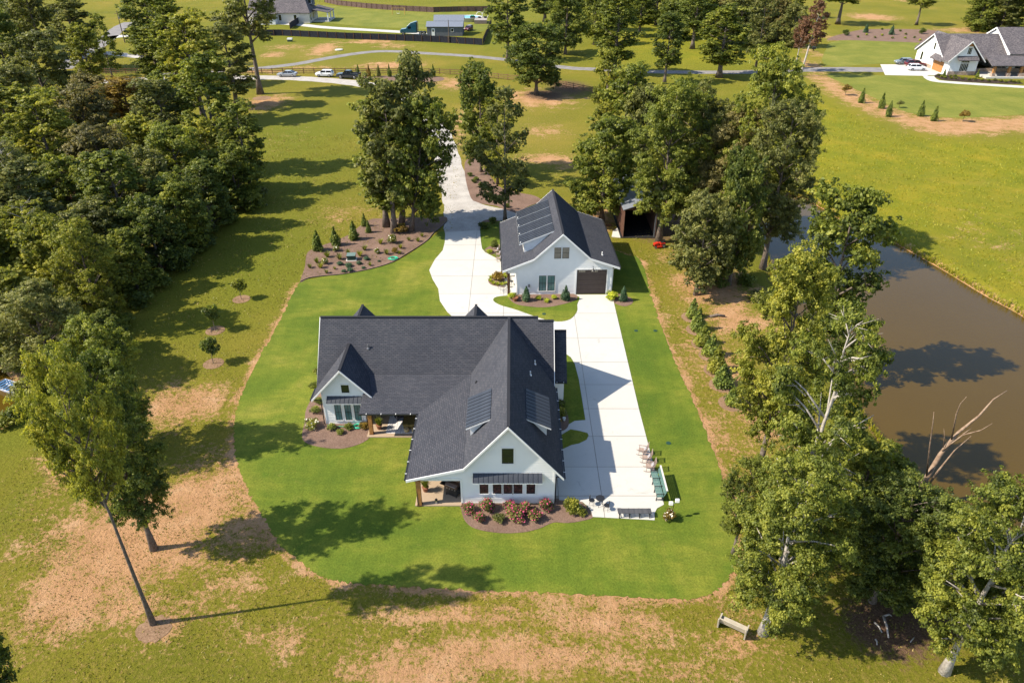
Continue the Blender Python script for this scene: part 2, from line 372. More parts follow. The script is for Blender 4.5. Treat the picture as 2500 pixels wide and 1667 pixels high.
# ---------------------------------------------------------------- the setting: ground with ponds
POND_R = P_([(1880, 478), (1950, 470), (2010, 500), (2080, 540), (2150, 560), (2200, 590), (2300, 645), (2400, 705), (2520, 772), (2700, 900), (2900, 1100), (2800, 1290), (2560, 1330), (2330, 1240),
             (2230, 1160), (2150, 1050), (2080, 960), (2020, 880), (1960, 790), (1900, 690), (1880, 620), (1855, 560), (1850, 510)])
POND_L = P_([(40, 948), (42, 985), (20, 1012), (-20, 1040), (-120, 1070), (-300, 1060), (-420, 1000), (-380, 930), (-200, 880), (-40, 870), (25, 915)])
POND_R = catmull([Vector((p.x, p.y, 0)) for p in POND_R], 5, True); POND_L = catmull([Vector((p.x, p.y, 0)) for p in POND_L], 5, True)
LAWN = D_([(686, 652), (640, 742), (590, 832), (549, 920), (537, 1000), (551, 1080), (590, 1162), (640, 1245), (720, 1312), (800, 1337), (1000, 1352), (1250, 1361), (1500, 1373), (1598, 1374), (1650, 1352), (1688, 1305),
           (1692, 1255), (1660, 1100), (1604, 950), (1546, 820), (1502, 700), (1472, 600), (1440, 586), (1390, 572), (1250, 560), (1150, 515), (1104, 512), (1060, 530), (1018, 532), (1000, 540), (958, 572), (900, 604), (830, 622), (720, 640)])
DIRTBAND = P_([(1958, 178), (2028, 233), (2060, 249), (2128, 281), (2181, 297), (2235, 321), (2302, 332), (2409, 332), (2500, 322), (2650, 330), (2650, 280), (2500, 281), (2355, 289), (2260, 284), (2195, 270), (2128, 236), (2061, 204), (2015, 180)])
MEADOW = P_([(1945, 190), (1990, 230), (2060, 270), (2150, 310), (2235, 335), (2400, 345), (2800, 340), (2900, 1000), (2520, 775), (2200, 590), (2010, 500), (1880, 478), (1860, 420), (1900, 300)])
MEADOW2 = P_([(1540, 20), (1960, 60), (1960, 165), (1700, 160), (1540, 160), (1500, 100)])
def inside(X, Y, poly):
    r = np.zeros(X.shape, bool); n = len(poly); j = n-1
    for i in range(n):
        xi, yi, xj, yj = poly[i][0], poly[i][1], poly[j][0], poly[j][1]
        if yi != yj:
            c = ((yi > Y) != (yj > Y)) & (X < (xj-xi)*(Y-yi)/(yj-yi)+xi); r ^= c
        j = i
    return r
def linedist(X, Y, pts):
    d = np.full(X.shape, 1e9)
    for a, b in zip(pts[:-1], pts[1:]):
        ax, ay, bx, by = a[0], a[1], b[0], b[1]; L2 = (bx-ax)**2+(by-ay)**2+1e-9
        t = np.clip(((X-ax)*(bx-ax)+(Y-ay)*(by-ay))/L2, 0, 1)
        d = np.minimum(d, np.hypot(X-ax-t*(bx-ax), Y-ay-t*(by-ay)))
    return d
def ground():
    def axis(lo, d0, d1, hi, st, st2, far):
        a = list(np.arange(d0, d1, st)); b = list(np.arange(d1, hi, st2)); c = list(np.arange(d0, lo, -st2))[1:][::-1]
        return np.array([*[-f for f in far[::-1]], *c, *a, *b, *far]) if lo == -hi else None
    xs = axis(-260, -66, 66, 260, .7, 3., [300, 500, 900, 2500])
    ys = np.array([-400, -100, -30, 0, *np.arange(8, 112, .7), *np.arange(112, 380, 2.6), 420, 600, 1000, 2000, 4500.])
    X, Y = np.meshgrid(xs, ys); nx, ny = len(xs), len(ys)
    def smooth_in(poly, wd):
        i = inside(X, Y, poly); dd = linedist(X, Y, list(poly)+[poly[0]]); return np.clip(np.where(i, dd, -dd)/wd*.5+.5, 0, 1)
    Z = np.zeros(X.shape)
    for pd, dep in ((POND_R, 1.3), (POND_L, 1.2)):
        i = inside(X, Y, pd); dd = linedist(X, Y, list(pd)+[pd[0]]); sgn = np.where(i, dd, -dd)
        Z -= dep*np.clip((sgn+1.4)/2.8, 0, 1)
    A = {k: np.zeros(X.shape) for k in ('dirt', 'dry', 'lush', 'meadow', 'litter')}
    def E(k, px, py, rx, ry, v):
        c = G(px, py); rX = rx/PM(py); rY = (G(px, py-ry).y-G(px, py+ry).y)/2
        q = ((X-c.x)/rX)**2+((Y-c.y)/rY)**2; A[k] = np.maximum(A[k], v*np.exp(-q*.8))
    for e in [(440, 985, 120, 55, .85), (330, 1320, 220, 140, 1.0), (190, 1440, 140, 120, .9), (480, 1230, 130, 120, .92), (180, 1130, 90, 50, .7), (600, 1300, 80, 100, .62), (300, 1480, 160, 60, .66), (480, 1480, 160, 60, .5), (290, 1100, 60, 30, .6), (620, 1330, 70, 60, .6), (130, 1190, 60, 70, .45), (395, 1530, 60, 40, .8),
              (560, 1430, 130, 50, .5), (1230, 1600, 380, 60, .84), (1480, 1520, 200, 60, .74), (1000, 1640, 220, 50, .8), (1150, 1500, 280, 35, .7), (700, 1560, 150, 50, .5), (1620, 1640, 200, 40, .62), (1800, 1580, 120, 60, .55), (1780, 1490, 70, 50, .55), (1740, 700, 95, 50, 1.), (1800, 780, 95, 50, .8), (1680, 850, 40, 90, .5), (1770, 900, 60, 70, .7), (1850, 1020, 80, 70, .75), (1760, 1060, 50, 80, .6),
              (1790, 1180, 40, 60, .55), (1960, 1280, 60, 60, .6), (1320, 240, 90, 22, .9), (1260, 235, 50, 16, .7), (1330, 320, 60, 15, .62), (1330, 388, 70, 14, .85), (1380, 400, 45, 14, .7), (1465, 535, 45, 35, .85), (1640, 625, 50, 20, .5), (650, 250, 50, 18, .95), (450, 232, 30, 14, .8), (790, 120, 35, 18, .85), (668, 134, 28, 9, .85), (700, 115, 60, 8, .55),
              (905, 102, 70, 5, .85), (960, 112, 60, 7, .6), (950, 160, 70, 9, .9), (900, 162, 40, 7, .7), (1010, 158, 40, 7, .7), (760, 165, 80, 5, .6), (1110, 205, 50, 14, .75), (1080, 195, 40, 9, .6), (2130, 42, 55, 9, .9), (2210, 2, 25, 6, .6), (1975, 160, 30, 20, .8), (1985, 130, 25, 20, .6), (2040, 95, 30, 12, .6), (430, 190, 200, 6, .5), (860, 520, 60, 30, .35), (820, 530, 60, 30, .42), (600, 175, 160, 5, .7),
              (1130, 300, 25, 60, .55), (1150, 400, 40, 40, .5), (2400, 75, 130, 8, .8), (2490, 310, 30, 25, .7), (2430, 590, 120, 60, .28), (700, 330, 60, 40, .2)]: E('dirt', *e)
    for e in [(300, 1350, 330, 260, .9), (1250, 1560, 700, 120, 1.), (1780, 900, 110, 500, .9), (1700, 1250, 130, 300, .8), (2000, 1500, 300, 150, .8), (1300, 330, 160, 120, .9), (800, 150, 300, 50, .7), (830, 520, 120, 60, .7), (2430, 600, 160, 120, .35), (150, 1300, 80, 250, .6)]: E('dry', *e)
    for e in [(720, 330, 130, 70, .75), (700, 440, 150, 80, .7), (640, 640, 140, 190, .7), (1080, 105, 300, 22, .6), (1300, 430, 60, 60, .5), (850, 80, 260, 40, .8), (1000, 40, 400, 40, .7), (60, 1050, 90, 90, .45), (1650, 100, 200, 80, .6), (30, 1250, 40, 150, .4)]: E('lush', *e)
    for e in [(2170, 1530, 120, 90, .95), (2330, 1450, 140, 130, .9), (2050, 1330, 90, 100, .6), (1390, 215, 70, 25, .75), (1330, 232, 60, 14, .9), (1600, 560, 80, 40, .8), (1700, 540, 120, 120, .8), (260, 560, 190, 100, .95), (90, 760, 150, 110, .95), (300, 450, 220, 70, .95), (90, 900, 60, 60, .8), (1900, 160, 40, 15, .5), (2050, 1200, 200, 130, .7)]: E('litter', *e)
    lb = LAWN[:28]; A['dirt'] = np.maximum(A['dirt'], .88*np.exp(-((linedist(X, Y, LAWN[:27]))/.62)**2))
    A['dirt'] = np.maximum(A['dirt'], .78*smooth_in(DIRTBAND, 3.)); A['dry'] = np.maximum(A['dry'], smooth_in(DIRTBAND, 3.))
    A['meadow'] = np.maximum(smooth_in(MEADOW, 6.), .7*smooth_in(MEADOW2, 12.))
    for pd in (POND_R, POND_L):
        dd = linedist(X, Y, list(pd)+[pd[0]]); A['dirt'] = np.maximum(A['dirt'], 1.0*np.exp(-(dd/.6)**2)); A['lush'] = np.maximum(A['lush'], .6*np.exp(-((dd-3)/3)**2))
    A['dirt'] *= 1-np.clip(A['meadow']*.0, 0, 1)
    v = np.stack([X, Y, Z], -1).reshape(-1, 3); idx = np.arange(nx*ny).reshape(ny, nx)
    q = np.stack([idx[:-1, :-1], idx[:-1, 1:], idx[1:, 1:], idx[1:, :-1]], -1).reshape(-1, 4)
    me = bpy.data.meshes.new('ground'); me.vertices.add(len(v)); me.vertices.foreach_set('co', v.ravel())
    me.loops.add(q.size); me.loops.foreach_set('vertex_index', q.ravel().astype(np.int32)); me.polygons.add(len(q))
    me.polygons.foreach_set('loop_start', np.arange(0, q.size, 4, dtype=np.int32)); me.polygons.foreach_set('use_smooth', np.ones(len(q), bool)); me.update()
    for k, a in A.items():
        at = me.attributes.new(k, 'FLOAT', 'POINT'); at.data.foreach_set('value', a.ravel().astype(np.float32))
    tag(link('ground', me, None, M_GROUND), kind='structure')
ground()
sheet('pond_water', POND_R, -.62, M_POND, skirt=.3)
sheet('far_pond_water', POND_L, -.6, M_POND, skirt=.3)
LAWNS = catmull([Vector((p.x, p.y, 0)) for p in LAWN], 26, True); jr = random.Random(4)
LAWNS = [p+Vector((jr.gauss(0, .07), jr.gauss(0, .07), 0)) for p in LAWNS]
sheet('lawn', LAWNS, .02, M_LAWN)
# mulch beds
def bed(name, pts, z=.035, m=None, n=4, border=False):
    return sheet(name, catmull([Vector((p[0], p[1], 0)) for p in pts], n, True), z, m or M_MULCH)
def Zb(x, y): return G(720+x/4.523, 480+y/4.523)
BED1 = [Zb(*p) for p in [(60, 945), (150, 905), (300, 882), (520, 862), (760, 820), (960, 770), (1110, 715), (1200, 660), (1330, 580), (1460, 490), (1530, 410), (1600, 350), (1680, 280), (1660, 225), (1500, 235), (1300, 235), (1000, 245), (850, 250), (740, 310), (600, 420), (420, 500), (200, 580), (130, 640), (110, 780)]]
bed('mulch_bed', BED1)
def edging(pts, name='bed_edging'):
    m = MB(); c = catmull([Vector((p.x, p.y, .06)) for p in pts], 5)
    m.tube(c, .045, 5); return m.build(name, M_BMETAL, None, True)
tag(edging(BED1[:13]), 'thin black edging curving between the big mulch bed and the lawn', 'edging')
def Zc(x, y): return G(1000+x/3.794, 420+y/3.794)
bed('mulch_bed', [Zc(*p) for p in [(510, 0), (540, 160), (590, 270), (700, 300), (840, 330), (900, 420), (1000, 380), (1100, 320), (1220, 270), (1150, 220), (1000, 190), (820, 130), (680, -60), (600, -120), (520, -100)]])
bed('mulch_bed', [Zc(*p) for p in [(650, 500), (680, 455), (770, 440), (850, 470), (860, 530), (760, 520)]], .045)
bed('mulch_bed', P_([(640, 172), (720, 168), (760, 180)]) if False else P_([(880, 190), (960, 185), (1060, 187), (1085, 193), (1060, 200), (960, 198)]), .012)
bed('mulch_bed', P_([(2018, 98), (2062, 82), (2128, 72), (2290, 76), (2290, 104), (2200, 103), (2088, 99)]), .02)
bed('pine_straw_bed', [Vector((-16.9+.0, 45.2, 0)), Vector((-15.4, 44.3, 0)), Vector((-13.4, 44.1, 0)), Vector((-11.9, 44.9, 0)), Vector((-11.5, 46.0, 0)), Vector((-11.9, 48.5, 0)), Vector((-15.2, 52.6, 0)), Vector((-17.1, 52.2, 0)), Vector((-17.6, 49.5, 0)), Vector((-17.3, 47.5, 0))], .04, M_MULCH)
def Zh(x, y): return G(720+x/2.613, 720+y/2.613)
bed('pine_straw_bed', [Zh(*p) for p in [(1062, 1318), (1062, 1370), (1085, 1440), (1150, 1490), (1300, 1518), (1450, 1515), (1560, 1490), (1650, 1452), (1740, 1455), (1840, 1440), (1900, 1420), (1890, 1385), (1850, 1340), (1800, 1308), (1660, 1300), (1300, 1300)]], .045)
# roads and paths
DRIVE = P_([(250, 200), (400, 193), (640, 190), (760, 194), (870, 204), (960, 222), (1025, 255), (1060, 300), (1085, 360), (1102, 430), (1122, 500), (1129, 569)])
ribbon('gravel_drive', DRIVE, [4.5, 4.5, 4.5, 4.6, 5, 5, 4.4, 4.2, 4.2, 4.4, 4.6, 4.75], .03, M_GRAVEL)
bed('gravel_turnout', [Zc(*p) for p in [(560, 270), (700, 310), (880, 350), (1000, 400), (900, 450), (700, 455), (655, 500), (500, 500), (480, 380)]], .036, M_GRAVEL)
ribbon('grey_gravel_lane', P_([(380, 184), (520, 176), (625, 168), (721, 157), (786, 145), (851, 134), (909, 127), (964, 126), (1045, 131), (1142, 137), (1232, 146), (1320, 158), (1397, 167), (1438, 169), (1557, 175), (1727, 177), (1850, 176), (1960, 171), (2060, 170), (2160, 171)]), [4, 4, 3.6, 3.4, 3.4, 3.4, 3.4, 3.4, 3.4, 3.4, 3.4, 3.6, 3.8, 3.8, 4, 4, 4.5, 5, 6, 6], .014, M_GREYGRAVEL)
sheet('neighbour_drive', P_([(2149, 158), (2290, 158), (2305, 186), (2268, 184), (2262, 186), (2161, 184)]), .03, M_CONC)
ribbon('front_walk', P_([(2266, 186), (2276, 195), (2300, 200), (2400, 207), (2500, 213), (2620, 220)]), 2.6, .034, M_CONC)
sheet('neighbour_lawn', catmull(P_([(2018, 118), (2030, 104), (2088, 98), (2275, 107), (2280, 150), (2150, 156), (2015, 160)]), 3, True), .012, M_LAWN2)
sheet('neighbour_lawn', catmull(P_([(2018, 183), (2060, 205), (2130, 237), (2195, 268), (2262, 283), (2355, 288), (2500, 280), (2640, 270), (2640, 225), (2400, 208), (2290, 200), (2250, 187), (2160, 185), (2080, 182)]), 3, True), .012, M_LAWN2)
sheet('far_lawn', P_([(790, 12), (900, 22), (1050, 28), (1180, 30), (1200, 60), (1180, 78), (900, 66), (760, 54), (770, 30)]), .012, M_LAWN2)
ribbon('far_drive', P_([(560, 62), (640, 58), (720, 60), (800, 68), (1000, 80), (1040, 86)]), 4.2, .03, M_CONC)
ribbon('street', P_([(150, 170), (190, 140), (230, 118), (262, 95), (290, 70), (320, 55)]), 5, .03, M_GREYGRAVEL)
ribbon('street', P_([(170, 142), (235, 130), (300, 134), (360, 142)]), 4, .034, M_GRAVEL)
ribbon('far_drive', P_([(240, 98), (285, 90), (330, 88), (420, 92)]), 5, .03, M_CONC)
# concrete drive: poured slabs with open joints
CONC = [G(*p) for p in [(1087, 568), (1086, 592), (1081, 612), (1062, 634), (1048, 660), (1056, 682), (1070, 705), (1074, 735), (1092, 762), (1118, 786), (1150, 810), (1340, 860), (1370, 900), (1380, 1000)]]+[Vector((3.05, 46, 0)), Vector((3.05, 38.3, 0))]+[
       G(*p) for p in [(1353, 1221), (1405, 1222), (1423, 1226), (1434, 1236), (1442, 1246), (1447, 1262), (1598, 1270), (1598, 1253), (1604, 1241), (1621, 1232), (1560, 1000), (1494, 720), (1405, 720), (1250, 740), (1245, 640), (1217, 634), (1200, 625), (1185, 617), (1177, 608), (1174, 590), (1172, 563)]]
def slabs(name, poly, xs, ys, z, m, gap=.045):
    par = link(name, sheet_mesh(name+'_bed', poly, z-.022, .03), None, mat('joint_dirt', (.27, .245, .21), rough=.95)); par['kind'] = 'structure'
    base = sheet_mesh('t', poly, z, .02)
    for x0, x1 in zip(xs[:-1], xs[1:]):
        for y0, y1 in zip(ys[:-1], ys[1:]):
            bm = bmesh.new(); bm.from_mesh(base)
            for co, no in (((x0+gap/2, 0, 0), (-1, 0, 0)), ((x1-gap/2, 0, 0), (1, 0, 0)), ((0, y0+gap/2, 0), (0, -1, 0)), ((0, y1-gap/2, 0), (0, 1, 0))):
                bmesh.ops.bisect_plane(bm, geom=bm.verts[:]+bm.edges[:]+bm.faces[:], plane_co=co, plane_no=no, clear_outer=True)
            if len(bm.faces) and sum(f.calc_area() for f in bm.faces) > .15:
                me = bpy.data.meshes.new('slab'); bm.to_mesh(me); me.materials.append(m); o = link('slab', me, par)
                o.location.z = random.Random(int(x0*7+y0*13)).uniform(-.002, .002)
            bm.free()
    return par
CONC = [Vector((p[0], p[1], 0)) for p in CONC]
slabs('concrete_driveway', CONC, [-10, -4.6, -.9, 3.4, 6.55, 12], [36, 38.75, 41.9, 45.6, 49.3, 52.9, 56.6, 61, 66, 70.4, 74.8, 79.2, 83.6, 90], .05, M_CONC)
# grass islands on the drive
sheet('lawn_island', catmull(P_([(1204, 733), (1222, 724), (1300, 722), (1406, 722), (1409, 745), (1408, 762), (1392, 780), (1362, 786), (1320, 778), (1260, 757), (1220, 745)]), 4, True), .07, M_LAWN)
sheet('lawn_island', [Vector((3.05, 50.6, 0))]+P_([(1380, 864), (1393, 873), (1403, 889), (1413, 927), (1429, 1026), (1403, 1028)])+[Vector((3.05, 45.7, 0))], .07, M_LAWN)
sheet('lawn_island', [Vector((3.05, 44.9, 0))]+P_([(1393, 1049), (1415, 1053), (1434, 1058), (1437, 1064), (1432, 1074), (1414, 1083), (1395, 1087)])+[Vector((3.05, 43.35, 0))], .07, M_LAWN)
sheet('lawn_strip', P_([(1174, 562), (1178, 592), (1182, 606), (1232, 626), (1232, 540), (1174, 545)]), .062, M_LAWN)
bed('mulch_bed', [Zc(*p) for p in [(930, 1145), (925, 1180), (990, 1230), (1120, 1252), (1260, 1258), (1400, 1235), (1530, 1195), (1545, 1145), (1400, 1125), (1100, 1125)]], .09)
bed('mulch_bed', [Zc(*p) for p in [(1835, 1140), (1860, 1190), (1940, 1235), (2010, 1243), (2065, 1215), (2060, 1175), (2000, 1150), (1900, 1120)]], .04)
bed('mulch_bed', [Zc(*p) for p in [(730, 1000), (740, 1035), (790, 1058), (900, 1065), (905, 960), (850, 930), (780, 950)]], .085)
bed('mulch_bed', [Zc(*p) for p in [(700, 720), (712, 745), (760, 765), (800, 740), (830, 700), (770, 680)]], .085)
bed('mulch_bed', [Vector(p) for p in [(3.05, 50.2, 0), (3.9, 50.4, 0), (4.55, 49.2, 0), (4.75, 47.7, 0), (4.5, 46.6, 0), (3.6, 46.1, 0), (3.05, 46.6, 0)]], .085)
bed('mulch_bed', [Vector(p) for p in [(3.05, 44.6, 0), (3.55, 44.3, 0), (3.6, 43.6, 0), (3.05, 43.45, 0)]], .085)
bed('dark_mulch_bed', P_([(2281, 187), (2290, 191), (2310, 197), (2400, 203), (2490, 206), (2480, 200), (2380, 193), (2300, 182), (2285, 183)]), .03, M_DMULCH)
# ---------------------------------------------------------------- building helpers
def slab(name, pts, m, parent, off=(0, 0, 0), th=.10):
    """roof plane: top polygon pts, thickness straight down, uv in metres along eave and slope"""
    P = [Vector(p)-Vector(off) for p in pts]; n = len(P)
    nv = Vector((0, 0, 0))
    for i in range(n): nv += P[i].cross(P[(i+1) % n])
    nv.normalize()
    if nv.z < 0: P = P[::-1]; nv = -nv
    u = Vector((0, 0, 1)).cross(nv)
    u = Vector((1, 0, 0)) if u.length < 1e-4 else u.normalized(); v = nv.cross(u)
    vs = P+[p-Vector((0, 0, th)) for p in P]
    fs = [tuple(range(n)), tuple(reversed(range(n, 2*n)))]+[(i, n+i, n+(i+1) % n, (i+1) % n) for i in range(n)]
    me = bpy.data.meshes.new(name); me.from_pydata([tuple(p) for p in vs], [], fs); me.update()
    uv = me.uv_layers.new(name='uv')
    for lp in me.loops:
        p = me.vertices[lp.vertex_index].co+Vector(off); uv.data[lp.index].uv = (p.dot(u), p.dot(v))
    me.materials.append(m); return link(name, me, parent)
def ridge_cap(p, q, parent, off=(0, 0, 0), m=None):
    mb = MB(off); mb.bar(Vector(p)+Vector((0, 0, .02)), Vector(q)+Vector((0, 0, .02)), .22, .05); return mb.build('ridge_cap', m or M_SHING, parent)
class Wall:
    """vertical wall plane: origin o, horizontal unit u, outward n"""
    def __init__(s, o, u, n, off=(0, 0, 0)): s.o, s.u, s.n, s.off = Vector(o), Vector(u), Vector(n), Vector(off)
    def p(s, a, z, d=0.): return s.o+s.u*a+s.n*d+Vector((0, 0, z))
    def bx(s, mb, a0, a1, z0, z1, d0, d1):
        mb.hexa([s.p(a0, z0, d0), s.p(a1, z0, d0), s.p(a1, z0, d1), s.p(a0, z0, d1), s.p(a0, z1, d0), s.p(a1, z1, d0), s.p(a1, z1, d1), s.p(a0, z1, d1)])
    def lap(s, name, prof, z0, z1, parent, m=None, step=.16, lip=.022, brk=()):
        """prof(z) -> (left, right); overlapped boards"""
        mb = MB(s.off); zs = sorted(set([z0, z1, *[b for b in brk if z0 < b < z1], *[z for z in np.arange(math.ceil(z0/step)*step, z1, step) if z0+.01 < z < z1-.01]]))
        for a, b in zip(zs[:-1], zs[1:]):
            e = 1e-4; l0, r0 = prof(a+e); l1, r1 = prof(b-e); f = (b-a)/step
            if r0-l0 < .01: continue
            if r1 < l1: l1 = r1 = (l1+r1)/2
            mb.add([s.p(l0, a, lip), s.p(r0, a, lip), s.p(r1, b, lip*(1-f)), s.p(l1, b, lip*(1-f)), s.p(l0, a, 0), s.p(r0, a, 0)], [(0, 1, 2, 3), (4, 5, 1, 0)])
            mb.add([s.p(l0, a, -.08), s.p(r0, a, -.08), s.p(r1, b, -.08), s.p(l1, b, -.08)], [(0, 1, 2, 3)])
        return mb.build(name, m or M_SIDING, parent, kind='stuff', fixn=False)
    def window(s, a0, a1, z0, z1, parent, nx=1, nz=2, glass=None, cas=.085, name='window', trim=None):
        mb = MB(s.off)
        s.bx(mb, a0-cas, a0, z0-cas, z1+cas, 0, .06); s.bx(mb, a1, a1+cas, z0-cas, z1+cas, 0, .06)
        s.bx(mb, a0, a1, z1, z1+cas, 0, .06); s.bx(mb, a0-.02, a1+.02, z0-cas, z0, 0, .075)
        wd = mb.build(name, trim or M_TRIM, parent)
        mb = MB(s.off); k = .045
        for q0, q1, t0, t1 in ((a0, a0+k, z0, z1), (a1-k, a1, z0, z1), (a0+k, a1-k, z1-k, z1), (a0+k, a1-k, z0, z0+k)): s.bx(mb, q0, q1, t0, t1, 0, .045)
        for i in range(1, nx): c = a0+(a1-a0)*i/nx; s.bx(mb, c-.014, c+.014, z0+k, z1-k, 0, .038)
        for i in range(1, nz): c = z0+(z1-z0)*i/nz; s.bx(mb, a0+k, a1-k, c-.02, c+.02, 0, .041)
        mb.build('sash', M_BLACK, wd)
        mb = MB(s.off); s.bx(mb, a0+k*.5, a1-k*.5, z0+k*.5, z1-k*.5, 0, .03); mb.build('pane', glass or M_GLASS, wd)
        return wd
    def awning(s, a0, a1, zt, zb, out, n, parent):
        A, B, C, D = s.p(a0, zb, out), s.p(a1, zb, out), s.p(a1, zt, .03), s.p(a0, zt, .03)
        aw = MB(s.off); aw.hexa([A-Vector((0, 0, .09)), B-Vector((0, 0, .09)), C-Vector((0, 0, .09)), D-Vector((0, 0, .09)), A-Vector((0, 0, .012)), B-Vector((0, 0, .012)), C-Vector((0, 0, .012)), D-Vector((0, 0, .012))])
        r = aw.build('awning', M_TRIM, parent); seam(A, B, C, D, n, r, s.off); return r
def seam(A, B, C, D, n, parent, off, rib=.035, m=None, th=.02):
    """standing seam panels between low edge A-B and high edge D-C"""
    A, B, C, D = map(Vector, (A, B, C, D)); e = (B-A)/n; up = (B-A).cross(D-A).normalized()
    if up.z < 0: up = -up
    L = D-A; eh = e.normalized(); g = .004
    mb = MB(); mb.hexa([eh*g, e-eh*g, e-eh*g+L, eh*g+L, eh*g+up*th, e-eh*g+up*th, e-eh*g+L+up*th, eh*g+L+up*th])
    mb.hexa([eh*g, eh*.035, eh*.035+L, eh*g+L, eh*g+up*(th+rib), eh*.035+up*(th+rib), eh*.035+L+up*(th+rib), eh*g+L+up*(th+rib)])
    bm_ = mb.mesh('roof_panel'); bm_.materials.append(m or M_METAL)
    for i in range(n):
        o = link('roof_panel', bm_, parent); o.location = A+e*i-Vector(off)
def gutter(p, q, parent, off, clips=True, wd=.11):
    mb = MB(off); mb.bar(p, q, wd, .10); g = mb.build('gutter', M_BMETAL, parent)
    if clips:
        p, q = Vector(p), Vector(q); n = max(2, int((q-p).length/1.1)); t = (q-p)/n; tt = t.normalized(); s_ = tt.cross(Vector((0, 0, 1)))
        mb = MB(); mb.bar(-s_*.075, s_*.075, .045, .02); me = mb.mesh('gutter_clip'); me.materials.append(M_WHITEP)
        for i in range(n): o = link('gutter_clip', me, g); o.location = p+t*(i+.5)-Vector(off)+Vector((0, 0, .062))
    return g
def rake(pts, parent, off, n, h=.2, th=.05, m=None, name='rake_board'):
    """fascia boards along a gable edge; each run its own board; n = outward"""
    n = Vector(n)
    for p, q in zip(pts[:-1], pts[1:]):
        p, q = Vector(p), Vector(q); dz = Vector((0, 0, h)); mb = MB(off)
        mb.hexa([p-dz, q-dz, q-dz+n*th, p-dz+n*th, p, q, q+n*th, p+n*th]); mb.build(name, m or M_TRIM, parent)
def pipe_vent(p, parent, off, h=.35, r=.05, m=None):
    mb = MB(off); mb.lathe([(r*2.2, -.12), (r*2.2, .03), (r, .05), (r, h), (r*.7, h)], 8, p); return mb.build('roof_vent', m or M_WHITEP, parent)

